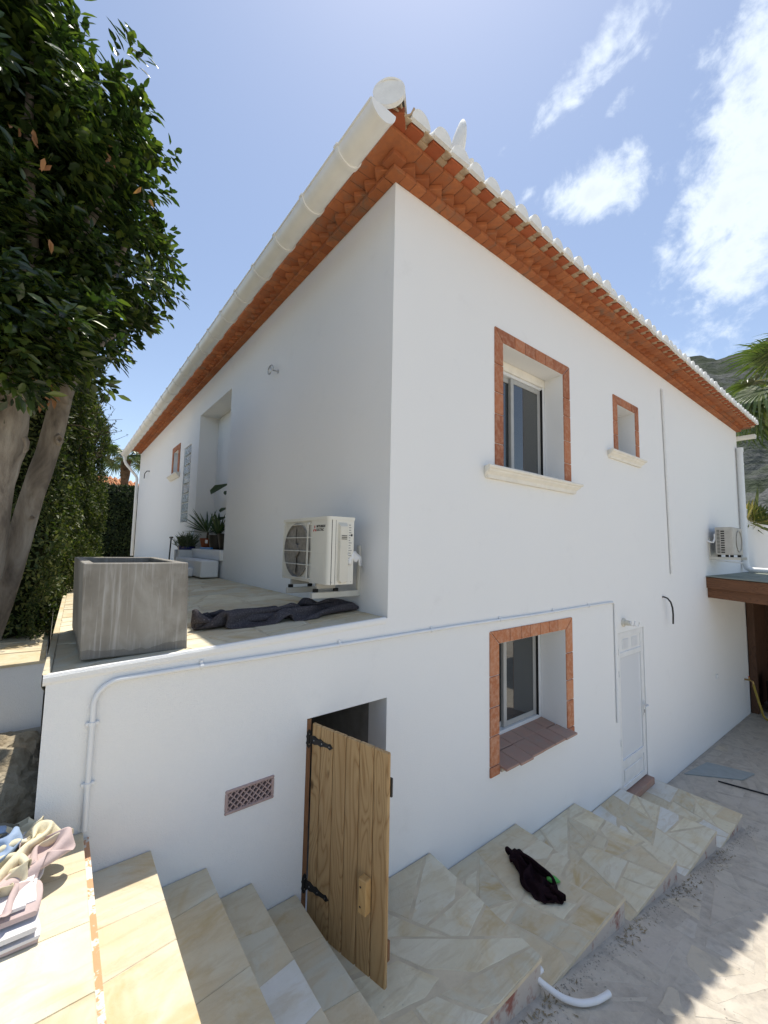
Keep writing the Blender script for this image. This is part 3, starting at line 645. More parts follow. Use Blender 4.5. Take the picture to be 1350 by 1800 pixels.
surround(w2, surround_bricks((1.203, 2.708, -.235), (W2[0], W2[1], W2[3]), 4, 7, 4, -1.43, rn), 'lower_surround_brick')
bb = B(); bb.cbox(1.205, -.016, -1.52, 1.343, .02, -1.434, .005); bb.build('brick', 'surround_brick', w2)
bb = B(); bb.cbox(2.561, -.016, -1.49, 2.706, .02, -1.434, .005); bb.build('brick', 'surround_brick', w2)
sliding(w2, W2[0]+.002, W2[1]-.002, -1.40, W2[3]-.002, .345, False, False)
xs_ = [1.33, 1.53, 1.74, 1.95, 2.16, 2.37, 2.60]
for k in range(6):
    bb = B(); j = rn.uniform(-.005, .005); x0, x1 = xs_[k]+.003, xs_[k+1]-.003
    if k in (0, 5): x0, x1 = max(x0, 1.29 if k == 0 else x0), x1
    bb.cbox(x0, -.10+j, -.012, x1, .13, .012, .004); bb.build('sill_tile', 'sill_tile', w2, loc=(0, 0, -1.446), rot=(R(7), 0, rn.uniform(-.006, .006)))
    bb = B(); bb.cbox(max(x0, W2[0]+.002), .135, -.012, min(x1, W2[1]-.002), .33, .012, .004); bb.build('sill_tile', 'sill_tile', w2, loc=(0, 0, -1.446), rot=(R(7), 0, 0))
bb = B(); bb.box(W2[0]+.001, -.03, -1.499, W2[1]-.001, .33, -1.466); bb.build('sill_bed', 'mortar', w2)
# window on the terrace side, and the glass blocks
w4 = window('window'); w4['label'] = 'narrow window by the glass blocks with brick surround and cream sill'
def side(bld): bld.v = [(y, x, z) for x, y, z in bld.v]; bld.f = [tuple(reversed(f)) for f in bld.f]; return bld
for q in surround_bricks((7.37, 8.15, 2.72), (W4[0], W4[1], W4[3]), 3, 2, 3, 2.06, rn):
    poly = inset(q[4], .002); n = len(poly); bb = B(); bb.add([(x, .02, z) for x, z in poly]+[(x, -.016, z) for x, z in poly], [tuple(range(n, 2*n))]+[(i, (i+1) % n, n+(i+1) % n, n+i) for i in range(n)]); side(bb).build('brick', 'surround_brick', w4)
bb = B(); bb.xprism([(.02, 2.058), (-.09, 2.058), (-.095, 2.03), (-.07, 2.01), (-.03, 1.95), (.02, 1.95)], 7.28, 8.24); side(bb).build('sill', 'cream_stone', w4)
bb = B(); bb.box(W4[0], .26, W4[2], W4[1], .29, W4[3]); side(bb).build('pane', 'frosted_glass', w4)
gbw = window('glass_block_window'); gbw['label'] = 'tall strip of eight glass blocks'
bb = B(); bb.box(GB[0], .030, GB[2], GB[1], .06, GB[3]); side(bb).build('grout', 'white_paint', gbw)
hz = (GB[3]-GB[2])/8
for k in range(8):
    bb = B(); bb.cbox(GB[0]+.03, .004, GB[2]+hz*k+.010, GB[1]-.03, .05, GB[2]+hz*(k+1)-.010, .012); side(bb).build('glass_block', 'glass_block', gbw)
# --- wooden store door
wd = window('wooden_door'); wd['label'] = 'small pine plank door standing open'
bb = B(); bb.cbox(OP[0]+.001, .004, OP[2], OP[0]+.035, .06, OP[3]-.006, .003); bb.build('door_post', 'frame_wood', wd)
H0 = Vector((-.600, -.006, 0)); F0 = Vector((-.448, -.602, 0)); dd = (F0-H0); DW = dd.length; dd.normalize(); ang = math.atan2(dd.y, dd.x)
def dloc(bld, name, mat, z=0, smooth=False): return bld.build(name, mat, wd, smooth, loc=(H0.x, H0.y, z), rot=(0, 0, ang))
ZT, ZB = -.603, -1.795; cut = [0.004, .082, .190, .295, .400, .505, DW]; cut = [c*DW/.612 if c < DW else DW for c in cut]
for k in range(6):
    bb = B(); bb.cbox(cut[k]+.0015, -.012, ZB+rn.uniform(0, .004), cut[k+1]-.0025, .012, ZT-rn.uniform(0, .003), .0055); dloc(bb, 'plank', 'pine')
bb = B(); bb.cbox(.03, .0125, ZT-.22, DW-.02, .034, ZT-.12, .003); dloc(bb, 'ledge', 'frame_wood')
bb = B(); bb.cbox(.03, .0125, ZB+.12, DW-.004, .034, ZB+.22, .003); dloc(bb, 'ledge', 'frame_wood')
bb = B(); bb.cbox(DW-.02, .0125, ZT-.24, DW+.004, .026, ZT-.14, .003); dloc(bb, 'latch', 'black_metal')
for zc in (ZT-.10, ZB+.235):
    bb = B(); pr = [(0, -.022), (.03, -.026), (.06, -.017), (.085, -.022), (.11, -.013), (.145, -.011), (.165, -.018), (.19, 0), (.165, .018), (.145, .011), (.11, .013), (.085, .022), (.06, .017), (.03, .026), (0, .022)]
    n = len(pr); bb.add([(x+.004, -.0125, z) for x, z in pr]+[(x+.004, -.0165, z) for x, z in pr], [tuple(range(n, 2*n))]+[(i, (i+1) % n, n+(i+1) % n, n+i) for i in range(n)])
    bb.tube([(0, -.016, -.03), (0, -.016, .03)], .006, 8)
    for x in (.03, .1, .165): bb.mi = 1; bb.tube([(x, -.0165, 0), (x, -.019, 0)], .004, 8)
    dloc(bb, 'hinge', ['black_metal', 'steel'], zc)
    bb = B(); pr = [(-.012, -.045), (0, -.058), (.012, -.045), (.010, -.02), (.016, 0), (.010, .02), (.012, .045), (0, .058), (-.012, .045), (-.022, .02), (-.016, 0), (-.022, -.02)]
    n = len(pr); bb.add([(x-.022, .003, z) for x, z in pr]+[(x-.022, -.003, z) for x, z in pr], [tuple(range(n, 2*n)), tuple(range(n-1, -1, -1))]+[(i, (i+1) % n, n+(i+1) % n, n+i) for i in range(n)])
    bb.mi = 1
    for z in (-.03, .03): bb.tube([(-.022, -.003, z), (-.022, -.006, z)], .004, 8)
    bb.build('hinge', ['black_metal', 'steel'], wd, loc=(H0.x, 0, zc))
bb = B(); bb.cbox(.455, -.058, -1.46, .510, -.0125, -1.285, .004); dloc(bb, 'handle', 'pine_pale')
bb = B()
for z in (-1.325, -1.425): bb.tube([(.4705, -.0585, z), (.4705, -.0575, z)], .006, 10)
bb.v = [(x, y, z) for x, y, z in bb.v]; dloc(bb, 'screw', 'black_metal')
# store room behind it
bb = B(); z0, z1 = -1.83, -.50
bb.add([(-1.2, .22, z0), (-1.2, 1.6, z0), (-1.2, 1.6, z1), (-1.2, .22, z1)], [(0, 1, 2, 3)]); bb.add([(.012, .22, z0), (.012, 1.6, z0), (.012, 1.6, z1), (.012, .22, z1)], [(3, 2, 1, 0)])
bb.add([(-1.2, 1.6, z0), (.012, 1.6, z0), (.012, 1.6, z1), (-1.2, 1.6, z1)], [(0, 1, 2, 3)]); bb.add([(-1.2, .22, z1), (.012, .22, z1), (.012, 1.6, z1), (-1.2, 1.6, z1)], [(0, 3, 2, 1)])
bb.add([(-1.2, .0, z0), (.012, .0, z0), (.012, 1.6, z0), (-1.2, 1.6, z0)], [(0, 1, 2, 3)])
bb.add([(-1.2, .222, z0), (-.64, .222, z0), (-.64, .222, z1), (-1.2, .222, z1)], [(3, 2, 1, 0)])
hb(bb, 'store_room', 'interior_block')
for k in range(2):
    for j in range(4):
        bb = B(); bb.cbox(-.70+.35*k, 1.57, -1.75+.3*j, -.36+.35*k, 1.599, -1.46+.3*j, .008); bb.build('block', 'interior_block', wd)
# --- metal side door
md = window('metal_door'); md['label'] = 'white metal side door with frosted glass pane'
dx0, dx1, dz0, dz1 = DR
bb = B(); bb.cbox(dx0+.008, .012, dz0+.03, dx0+.088, .05, dz1-.006, .004); bb.cbox(dx1-.088, .012, dz0+.03, dx1-.006, .05, dz1-.006, .004)
bb.cbox(dx0+.088, .012, dz1-.075, dx1-.088, .05, dz1-.006, .004); bb.cbox(dx0+.088, .012, dz1-.335, dx1-.088, .05, dz1-.27, .004); bb.cbox(dx0+.088, .012, dz0+.34, dx1-.088, .05, dz0+.42, .004); bb.cbox(dx0+.088, .012, dz0+.03, dx1-.088, .05, dz0+.10, .004)
bb.build('door_frame', 'white_paint', md)
bb = B(); bb.cbox(dx0+.08, .026, dz0+.09, dx1-.08, .045, dz0+.345, .003); bb.cbox(dx0+.14, .014, dz0+.15, dx1-.14, .03, dz0+.29, .008); bb.build('lower_panel', 'white_paint', md)
bb = B(); bb.cbox(dx0+.085, .024, dz1-.275, dx1-.085, .045, dz1-.07, .003); bb.build('vent_panel', 'white_paint', md)
for k in range(2):
    bb = B(); xx = dx0+.18+k*.30; bb.cbox(xx, .018, dz1-.235, xx+.19, .026, dz1-.105, .003); bb.build('louvre', 'aluminium_white', md)
bb = B(); bb.box(dx0+.085, .030, dz0+.415, dx1-.085, .036, dz1-.33); bb.build('pane', 'frosted_glass', md)
bb = B(); bb.tube([(dx1-.055, .012, -1.63), (dx1-.055, -.045, -1.63), (dx1-.07, -.055, -1.63), (dx1-.18, -.055, -1.635)], .011, 10); bb.cbox(dx1-.08, .0, -1.78, dx1-.035, .013, -1.58, .004); bb.build('door_handle', 'white_paint', md, True)
bb = B(); bb.cbox(dx1-.066, -.003, -1.745, dx1-.052, .0005, -1.70, .001); bb.build('keyhole', 'black_plastic', md)
for z in (-.80, -1.08, -1.95): 
    bb = B(); bb.tube([(dx0+.004, -.004, z-.04), (dx0+.004, -.004, z+.04)], .010, 8); bb.build('hinge', 'white_paint', md)
bb = B(); bb.cbox(dx0+.012, -.075, dz0-.075, dx1+.012, .085, dz0+.012, .006); bb.build('threshold', 'sill_tile', md)
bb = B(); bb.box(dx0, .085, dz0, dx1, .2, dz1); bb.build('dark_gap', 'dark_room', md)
# --- vent grille
vt = window('vent_grille'); vt['label'] = 'terracotta lattice air vent'
bb = B(); x0, x1, z0, z1 = VT
bb.cbox(x0-.006, -.008, z0-.006, x1+.006, .03, z0+.010, .004); bb.cbox(x0-.006, -.008, z1-.010, x1+.006, .03, z1+.006, .004); bb.cbox(x0-.006, -.008, z0+.010, x0+.010, .03, z1-.010, .004); bb.cbox(x1-.010, -.008, z0+.010, x1+.006, .03, z1-.010, .004)
simple('vent_clay', (.46, .34, .31), .85, .2, var=.12, sc=20); bb.build('vent_frame', 'vent_clay', vt)
hh = (z1-z0-.018)
for sg in (1, -1):
    for k in range(-2, 9):
        xa = x0+.008+k*.036; pa, pb = (xa, z0+.009), (xa+hh*1.0, z1-.009)
        if sg < 0: pa, pb = (xa, z1-.009), (xa+hh, z0+.009)
        poly = [(pa[0]-.0045, pa[1]), (pa[0]+.0045, pa[1]), (pb[0]+.0045, pb[1]), (pb[0]-.0045, pb[1])]
        if sg < 0: poly = poly[::-1]
        poly = clip_half(clip_half(poly, (-1, 0), -(x0+.009)), (1, 0), x1-.009)
        if len(poly) < 3: continue
        n = len(poly); bb = B(); yy = -.004 if sg > 0 else .0; bb.add([(x, yy, z) for x, z in poly]+[(x, .025, z) for x, z in poly], [tuple(range(n)), tuple(range(2*n-1, n-1, -1))]+[(i, n+i, n+(i+1) % n, (i+1) % n) for i in range(n)])
        bb.build('lattice_bar', 'vent_clay', vt)
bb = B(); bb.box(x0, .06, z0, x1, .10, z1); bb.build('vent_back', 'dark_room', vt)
# --- porch steps in the niche
bb = B(); bb.cbox(-.045, 3.99, .26, .335, 5.79, .42, .012); bb.cbox(-.30, 4.02, .012, -.045, 5.72, .262, .015); bb.cbox(-.52, 4.42, .006, -.30, 5.45, .135, .015); hb(bb, 'porch_step', 'white_plaster')

# ------------------------------------------------------------------ terrace, stairs, stepped path
TZ = lambda x, y: .042*x if x < 0 else 0.0
b = B(); b.add([(TL-.0, .012, TZ(TL, 0)-.004), (-.001, .012, -.004), (-.001, 13.4, -.004), (TL+.35, 13.4, TZ(TL, 0)-.004), (TL, .012, -.30), (TL+.35, 13.4, -.30)], [(0, 1, 2, 3), (0, 3, 5, 4)])
terr = struct(b.build('terrace', 'stone_mortar'), 'raised terrace of pale irregular stone paving along the house')
rn = random.Random(12)
def terr_clip(poly):
    # left border follows the edge of the terrace, which runs in slightly with distance
    return clip_half(poly, (-1.0, .026), -(TL+.012))
for poly in crazy(TL, .02, -.004, 5.0, .34, 31, .012, 1.5, .75):
    q = terr_clip(poly)
    if len(q) > 2: stone(q, lambda x, y: TZ(x, y), .011, rn.choice(['sandstone', 'sandstone', 'sandstone_pale']), terr, rn)
for poly in crazy(TL, 5.0, -.004, 13.4, .75, 32, .012, 1.0, 1.0):
    q = terr_clip(poly)
    if len(q) > 2: stone(q, lambda x, y: TZ(x, y), .011, rn.choice(['sandstone', 'sandstone_pale']), terr, rn)
b = B(); n = 24                                                        # rendered nosing along the front and side edge
pr = [(.014, .004), (-.006, .003), (-.012, -.010), (-.010, -.03), (-.001, -.045), (.014, -.045)]
b.add([(x, y, TZ(x, 0)+z) for x in (TL-.012, -.02) for y, z in pr], [tuple(range(6)), tuple(range(11, 5, -1))]+[(k, 6+k, 6+(k+1) % 6, (k+1) % 6) for k in range(6)])
b.build('nosing', 'white_plaster', terr)
b = B(); b.add([(TL-.016, .0, TZ(TL, 0)+.004), (TL+.012, .0, TZ(TL, 0)+.004), (TL+.362, 13.3, TZ(TL, 0)+.004), (TL+.334, 13.3, TZ(TL, 0)+.004), (TL-.016, .0, TZ(TL, 0)-.05), (TL+.334, 13.3, TZ(TL, 0)-.05), (TL+.01, 0, TZ(TL, 0)-.09), (TL+.36, 13.3, TZ(TL, 0)-.09)],
        [(0, 1, 2, 3), (4, 0, 3, 5), (6, 4, 5, 7)]); b.build('edge_stone', 'sandstone', terr)
# stairs: landing and four treads beside the wall
YS = -1.03
def step_block(name, x0, x1, z, y0, y1, zb, mat, parent=None):
    b = B(); b.box(x0, y0, zb, x1, y1, z); return b.build(name, mat, parent)
stairs = struct(step_block('stairs', -3.6, -1.786, -.832, -4.6, -.003, -2.2, 'white_plaster'), 'flight of pale sandstone steps going down beside the white wall')
ST = [(-1.776, -.806), (-1.490, -1.004), (-1.216, -1.206), (-.960, -1.398), (-.680, -1.593)]
for k in range(1, 5):
    x0 = ST[k-1][0]-.012; x1, z = ST[k]; step_block('step', x0, x1-.012, z-.027, YS+.012, -.003, -2.35, 'white_plaster', stairs); step_block('mortar_bed', x0+.02, x1-.003, z-.0268, YS+.004, -.004, z-.0035, 'stone_mortar', stairs)
step_block('brick_course', -1.7855, -1.752, -.840, YS+.01, -.004, -1.1, 'riser_cream', stairs); step_block('mortar_bed', -3.59, -1.779, -.8315, -4.59, -.004, -.8095, 'stone_mortar', stairs)
rn = random.Random(4)
cuts = {0: [-4.5, -3.6, -2.9, -2.3, -1.75, -1.2, -.86, -.545, -.26, -.012], 1: [YS, -.93, -.60, -.36, -.004], 2: [YS, -.66, -.22, -.004], 3: [YS, -.82, -.56, -.30, -.004], 4: [YS, -.66, -.32, -.004]}
SK = {k: [0]+[rn.uniform(-.03, .03) for _ in c_[1:-1]]+[0] for k, c_ in cuts.items()}
mats = {(3, 1): 'sandstone_grey', (0, 7): 'sandstone_pale', (0, 6): 'sandstone_pale', (2, 1): 'sandstone', (4, 1): 'sandstone'}
for k in range(5):
    x1, z = ST[k]; x0 = -3.6 if k == 0 else ST[k-1][0]-.010
    c = cuts[k]
    for j in range(len(c)-1):
        mt = mats.get((k, j), 'sandstone'); sk = .05 if 0 < j else 0
        xa = x0 if k else -2.75
        s0, s1 = (SK[k][j], SK[k][j+1]); poly = [(xa, c[j]+.0012+s0), (x1, c[j]+.0012-s0), (x1, c[j+1]-.0012-s1), (xa, c[j+1]-.0012+s1)]
        skew = rn.uniform(-.03, .03)
        if 0 < j < len(c)-1 and k: poly[0] = (poly[0][0], poly[0][1]+0); 
        stone(poly, z, .026, mt, stairs, rn, 'paving_stone', .004, False)
        if k == 0: stone([(-3.6, c[j]+.003), (-2.756, c[j]+.003), (-2.756, c[j+1]-.003), (-3.6, c[j+1]-.003)], z, .026, mt, stairs, rn)
# the gap with brick showing at the landing edge is the riser block itself
# stepped path: five wide platforms
PL = [(-.700, .462, -1.826), (.444, 1.590, -2.040), (1.572, 2.690, -2.244), (2.672, 3.852, -2.476), (3.834, 4.930, -2.696)]
YO = -.985
path = None
for k, (x0, x1, z) in enumerate(PL):
    b = B(); b.prism([(x0, -.003), (x0, YO+.012), (x1-.05*(k < 3)-.012, YO+.012), (x1-.012, -.003)], z-.30, z-.024)
    if k == 0: path = struct(b.build('stepped_path', 'riser_brick'), 'broad crazy-paved stone steps along the foot of the white wall'); par = path
    else: b.build('step', 'riser_brick', path)
    rn = random.Random(60+k)
    for poly in crazy(x0, YO, x1, -.006, .315, 80+k, .014, 1.1, .9):
        q = clip_half(poly, (1, -.05 if k < 3 else 0), x1-.05*(k < 3)+ (.05*.0))
        q = clip_half(poly, (1.0, -.055 if k < 3 else .0), x1) if len(q) > 2 else q
        if len(q) > 2: stone(q, z, .022, rn.choice(['sandstone', 'sandstone_pale', 'sandstone_pale', 'sandstone_grey' if k > 2 else 'sandstone']), path, rn, 'paving_stone', .004)
    b = B(); b.prism([(x0+.004, -.008), (x0+.004, YO+.004), (x1-.056*(k < 3)-.004, YO+.004), (x1-.004, -.008)], z-.024, z-.0022); b.build('mortar_bed', 'stone_mortar', path)
# pale stone slips on the outer edge, each over a brick-red riser
rn = random.Random(9)
# pale mortar slips left along the outer riser edges are part of each step block
# ------------------------------------------------------------------ gutter and pipes
def half_pipe(y0, y1, r=.100, th=.004, seg=16, x=0, z=0):
    b = B(); vs = []; n = seg+1
    for y in (y0, y1):
        for rr in (r, r-th):
            for q in range(n):
                a = math.pi+math.pi*q/seg; vs.append((x+rr*math.cos(a), y, z+rr*math.sin(a)))
    fs = []
    for q in range(seg): fs += [(q, q+1, 2*n+q+1, 2*n+q), (n+q+1, n+q, 3*n+q, 3*n+q+1), (q+1, q, n+q, n+q+1), (2*n+q, 2*n+q+1, 3*n+q+1, 3*n+q)]
    fs += [(0, 2*n, 3*n, n), (seg, n+seg, 3*n+seg, 2*n+seg)]; b.add(vs, fs); return b
GX, GZ = -.440, 3.462
gut = empty('gutter', (GX, -.40, GZ)); tag(gut, 'white half-round gutter under the eave on the terrace side', 'gutter')
def gp(bld, name, mat='gutter_white', smooth=True): return bld.build(name, mat, gut, smooth, loc=(0, .40, 0))
bb = half_pipe(-.40, 13.75); bb.tube([(-.100, -.40, 0), (-.100, 13.75, 0)], .009, 8); gp(bb, 'trough')
bb = B(); sg = 18; bb.add([(.103*math.cos(math.pi+math.pi*q/sg), -.407, .103*math.sin(math.pi+math.pi*q/sg)) for q in range(sg+1)]+[(.103*math.cos(math.pi+math.pi*q/sg), -.385, .103*math.sin(math.pi+math.pi*q/sg)) for q in range(sg+1)],
    [tuple(range(sg+1))]+[(q+1, q, sg+1+q, sg+2+q) for q in range(sg)]+[(0, sg, 2*sg+1, sg+1)]); gp(bb, 'end_cap', smooth=False)
band = half_pipe(-.021, .021, .110, .010); band.tube([(-.106, -.021, 0), (-.106, .021, 0)], .014, 8); bm_ = band.mesh('joint_band', 'gutter_white', True)
for k in range(25): link('joint_band', bm_, gut, (0, .40+.03+k*.56, 0))
dp = empty('downpipe', (-.437, 13.6, 3.36)); tag(dp, 'white bent downpipe leading back from the gutter to the far corner', 'downpipe')
bb = B(); bb.tube([(0, 0, 0), (0, 0, -.14), (.04, -.0, -.24), (.36, -.0, -.62), (.39, -.0, -.70), (.39, 0, -3.3)], .045, 12); bb.build('pipe', 'gutter_white', dp, True)
bb = B(); bb.tube([(0, 0, 0), (0, 0, -.10)], .055, 12); bb.build('outlet', 'gutter_white', dp, True)
g2 = empty('gutter', (11.17, -.30, 3.42)); tag(g2, 'short visible end of white gutter at the right-hand eave', 'gutter')
half_pipe(0, 13.6, .095).build('trough', 'gutter_white', g2, True); bb = B(); bb.lathe([(0, -.004), (.097, -.004), (.097, .01), (0, .01)], seg=24); bb.v = [(x, z, min(y, 0)) for x, y, z in bb.v]; bb.build('end_cap', 'gutter_white', g2)
d2 = empty('downpipe', (10.70, -.075, .15)); tag(d2, 'thick white downpipe beside the far right corner of the house', 'downpipe')
bb = B(); bb.tube([(0, 0, 2.86), (0, 0, .14), (0, -.02, .05), (0, -.08, 0.01), (.0, -.16, .0), (.0, -1.0, -.02)], .062, 14); bb.build('pipe', 'pvc_white', d2, True)
for z in (2.5, 1.4, .5): bb = B(); bb.tube([(0, 0, z-.02), (0, 0, z+.02)], .068, 14); bb.build('collar', 'pvc_white', d2, True)
bb = B(); bb.tube([(0, 0, 2.80), (0, 0, 2.90)], .072, 14); bb.build('socket', 'pvc_white', d2, True)
p5 = empty('wall_pipe', (5.942, -.022, .17)); tag(p5, 'thin cream vertical pipe on the wall right of the small window', 'pipe')
bb = B(); bb.tube([(0, 0, 0), (-.119, 0, 3.07), (-.119, .03, 3.085)], .019, 10); bb.build('pipe', 'white_paint', p5, True)
for k in range(3): bb = B(); zz = .4+k*1.1; bb.tube([(-.119*zz/3.07, 0, zz-.012), (-.119*zz/3.07, 0, zz+.012)], .024, 10); bb.build('clip', 'white_paint', p5, True)
cn = empty('conduit', (-1.772, -.014, -.83)); tag(cn, 'long white electrical conduit bent along the wall over the lower window', 'conduit')
def arc(cx, cz, r, a0, a1, n=8): return [(cx+r*math.cos(a0+(a1-a0)*k/n), -.014, cz+r*math.sin(a0+(a1-a0)*k/n)) for k in range(n+1)]
pts = [(-1.772, -.014, -.80)]+arc(-1.672, -.245, .10, math.pi, math.pi/2)+[(x, -.014, -.1425+.003*math.sin(x*2.3)) for x in np.linspace(-1.4, 3.6, 12)]+arc(3.745, -.197, .055, math.pi/2, 0)+[(3.802, -.014, -1.66)]
bb = B(); bb.tube([(x+1.772, y+.014, z+.83) for x, y, z in pts], .0115, 10); bb.build('pipe', 'pvc_white', cn, True)
for x, z, v in [(-1.772, -.33, 1), (-1.772, -.60, 1)]+[(xx, -.142, 0) for xx in (-1.30, -.42, .45, 1.35, 2.3, 3.1)]+[(3.802, -.8, 1), (3.802, -1.25, 1)]:
    bb = B()
    if v: bb.cbox(-.026, .0, -.008, .026, .013, .008, .002); bb.tube([(0, 0, -.009), (0, 0, .009)], .0155, 10)
    else: bb.cbox(-.008, .0, -.014, .008, .013, .030, .002); bb.tube([(-.009, 0, 0), (.009, 0, 0)], .0155, 10)
    bb.build('clip', 'pvc_white', cn, True, loc=(x+1.772, 0, z+.83))

# ------------------------------------------------------------------ air conditioners
ac = empty('air_conditioner', (0, 0, .235)); tag(ac, 'beige outdoor air conditioning unit on wall brackets above the terrace', 'air conditioner')
XF, XB, Y0, Y1, Z0, Z1 = -.425, -.205, .170, .930, .003, .502
def acp(bld, name, mats, smooth=False): return bld.build(name, mats, ac, smooth)
rc = .035
outline = [(XB, Y0)]+[(XF+rc-rc*math.sin(a), Y0+rc-rc*math.cos(a)) for a in np.linspace(0, math.pi/2, 7)]+[(XF, .43), (XF+.012, .44), (XF+.012, Y1-.012), (XF, Y1-.004), (XF+.004, Y1), (XB, Y1)]
bb = B(); bb.prism([q for q in outline][::-1], Z0, Z1-.022); acp(bb, 'casing', 'ac_beige', True)
top = [(XB+.004, Y0-.004)]+[(XF+rc-.004-rc*math.sin(a), Y0+rc-.004-rc*math.cos(a)) for a in np.linspace(0, math.pi/2, 7)]+[(XF-.004, Y1+.004), (XB+.004, Y1+.004)]
bb = B(); bb.prism(top[::-1], Z1-.024, Z1); acp(bb, 'top_cover', 'ac_beige', True)
fy, fz, fr_ = .675, .245, .205
def yz_disc(r0, r1, x, n=36, lim=None):
    vs = []
    for k in range(n):
        a = 2*math.pi*k/n
        for r in (r0, r1): vs.append((x, fy+r*math.cos(a), fz+r*math.sin(a)))
    return vs, [(2*k, 2*k+1, 2*((k+1) % n)+1, 2*((k+1) % n)) for k in range(n)]
bb = B(); bb.lathe([(0, 0), (fr_, 0), (fr_+.014, .016), (fr_+.004, .018)], seg=40); bb.xf(Matrix.Translation((XF+.010, fy, fz)) @ Matrix.Rotation(R(-90), 4, 'Y')); acp(bb, 'fan_shroud', 'ac_coil', True)
for k in range(3):
    bb = B(); vs = []; n = 9
    for q in range(n):
        a = .95*q/(n-1)
        for r, off in ((.045, 0), (.12, .12), (.188, .20)): vs.append((.004+.010*q/(n-1), r*math.cos(a+off), r*math.sin(a+off)))
    bb.add(vs, [(3*q+j, 3*q+j+1, 3*q+j+4, 3*q+j+3) for q in range(n-1) for j in range(2)]); bb.build('fan_blade', 'ac_coil', ac, True, loc=(XF-.012, fy, fz), rot=(k*2*math.pi/3+.3, 0, 0))
bb = B(); bb.lathe([(0, 0), (.05, 0), (.05, .012), (0, .014)], seg=24); bb.xf(Matrix.Translation((XF-.004, fy, fz)) @ Matrix.Rotation(R(-90), 4, 'Y')); acp(bb, 'fan_hub', 'ac_coil', True)
for z in np.linspace(.03, .45, 5): bb = B(); bb.tube([(XF+.004, .425, z), (XF-.016, .445, z), (XF-.016, Y1-.03, z), (XF+.004, Y1-.008, z)], .0032, 6); acp(bb, 'grille_wire', 'ac_beige')
for y in (.452, .468, Y1-.035): bb = B(); bb.tube([(XF+.002, y, .018), (XF-.016, y, .032), (XF-.016, y, .45), (XF+.002, y, .466)], .0032, 6); acp(bb, 'grille_wire', 'ac_beige')
bb = B(); bb.box(XF-.0015, .475, .028, XF+.004, .480, .45); acp(bb, 'grille_edge', 'ac_dark')
bb = B(); bb.box(-.398, Y0-.0015, Z0+.002, -.3945, Y0+.002, Z1-.026); acp(bb, 'panel_seam', 'ac_dark'); bb = B(); bb.box(-.365, Y0-.0012, Z0+.002, -.363, Y0+.002, Z1-.026); acp(bb, 'panel_seam', 'ac_dark')
# valve cover with its grip slots on the end facing the corner
bb = B(); pr = [(-.345, .46), (-.27, .46), (-.27, .28), (-.262, .20), (-.262, .02), (-.325, .01), (-.345, .03)]
n = len(pr); bb.add([(x, Y0, z) for x, z in pr]+[(x+(.006 if x < -.3 else -.006), Y0-.026, z+(.008 if z < .2 else -.03)) for x, z in pr], [tuple(range(n, 2*n))]+[(i, n+i, n+(i+1) % n, (i+1) % n) for i in range(n)]); acp(bb, 'valve_cover', 'ac_trim')
for k in range(3): bb = B(); bb.box(-.329, Y0-.0285, .335+k*.012, -.283, Y0-.024, .340+k*.012); acp(bb, 'slot', 'ac_dark')
bb = B(); bb.tube([(-.339, Y0-.016, .315), (-.339, Y0-.022, .315)], .006, 10); acp(bb, 'screw', 'steel')
rn = random.Random(3)
bb = B()
for k in range(16): z = .44-k*.019; bb.box(-.250, Y0-.0012, z, -.250+rn.uniform(.012, .028), Y0+.001, z+.006)
acp(bb, 'printed_label', 'ink_faint')
bb = B(); bb.box(-.232, Y0-.0014, .36, -.218, Y0+.001, .376); acp(bb, 'printed_label', 'ink')
for x, y in ((XF+.035, Y0-.001), (-.225, Y0-.001)): bb = B(); bb.tube([(x, y+.001, .02), (x, y-.002, .02)], .004, 8); acp(bb, 'screw', 'steel')
bb = B(); bb.box(XF-.0012, .235, .055, XF+.002, .237, .23); bb.box(XF-.0012, .235, .228, XF+.002, .38, .230); acp(bb, 'panel_crease', 'ac_trim')
def text(body, size, name, mat, parent, mtx):
    cu = bpy.data.curves.new(name, 'FONT'); cu.body = body; cu.size = size; cu.extrude = .0004; cu.offset = .0006
    o = bpy.data.objects.new(name, cu); me = bpy.data.meshes.new_from_object(o); bpy.data.objects.remove(o); me.materials.clear(); me.materials.append(M(mat)); me.transform(mtx)
    return link(name, me, parent)
def face_left(x, y, z): return Matrix(((0, 0, -1, x), (-1, 0, 0, y), (0, 1, 0, z), (0, 0, 0, 1)))
text('MITSUBISHI', .026, 'lettering', 'ink', ac, face_left(XF-.0008, .352, .422)); text('ELECTRIC', .026, 'lettering', 'ink', ac, face_left(XF-.0008, .352, .396))
for (dy, dz) in ((0, .0225), (.0135, 0), (-.0135, 0)):
    ex = (.0, 0); bb = B(); cyy, czz = .378+dy, .400+dz
    if dz: q = [(0, .020), (.0085, .0045), (0, -.0105), (-.0085, .0045)]
    elif dy > 0: q = [(-.0125, .0105), (.0045, .0105), (.0125, -.006), (-.0040, -.006)]; q = [(-a, b_) for a, b_ in q]; q = [(-a, b_) for a, b_ in q]
    else: q = [(.0125, .0105), (-.0045, .0105), (-.0125, -.006), (.0040, -.006)]
    if dy > 0: q = [(-.0125+.0, .0105), (.0, .0105)]; q = [(-.013, .0095), (.002, .0095), (.013, -.0075), (-.002+.0, -.0075)]; q = [(-a, b_) for a, b_ in q]
    if dy < 0: q = [(-.013, .0095), (.002, .0095), (.013, -.0075), (-.002, -.0075)]
    bb.add([(XF-.0012, cyy-a, czz+b_) for a, b_ in q], [(0, 1, 2, 3)]); acp(bb, 'emblem', 'red_mark')
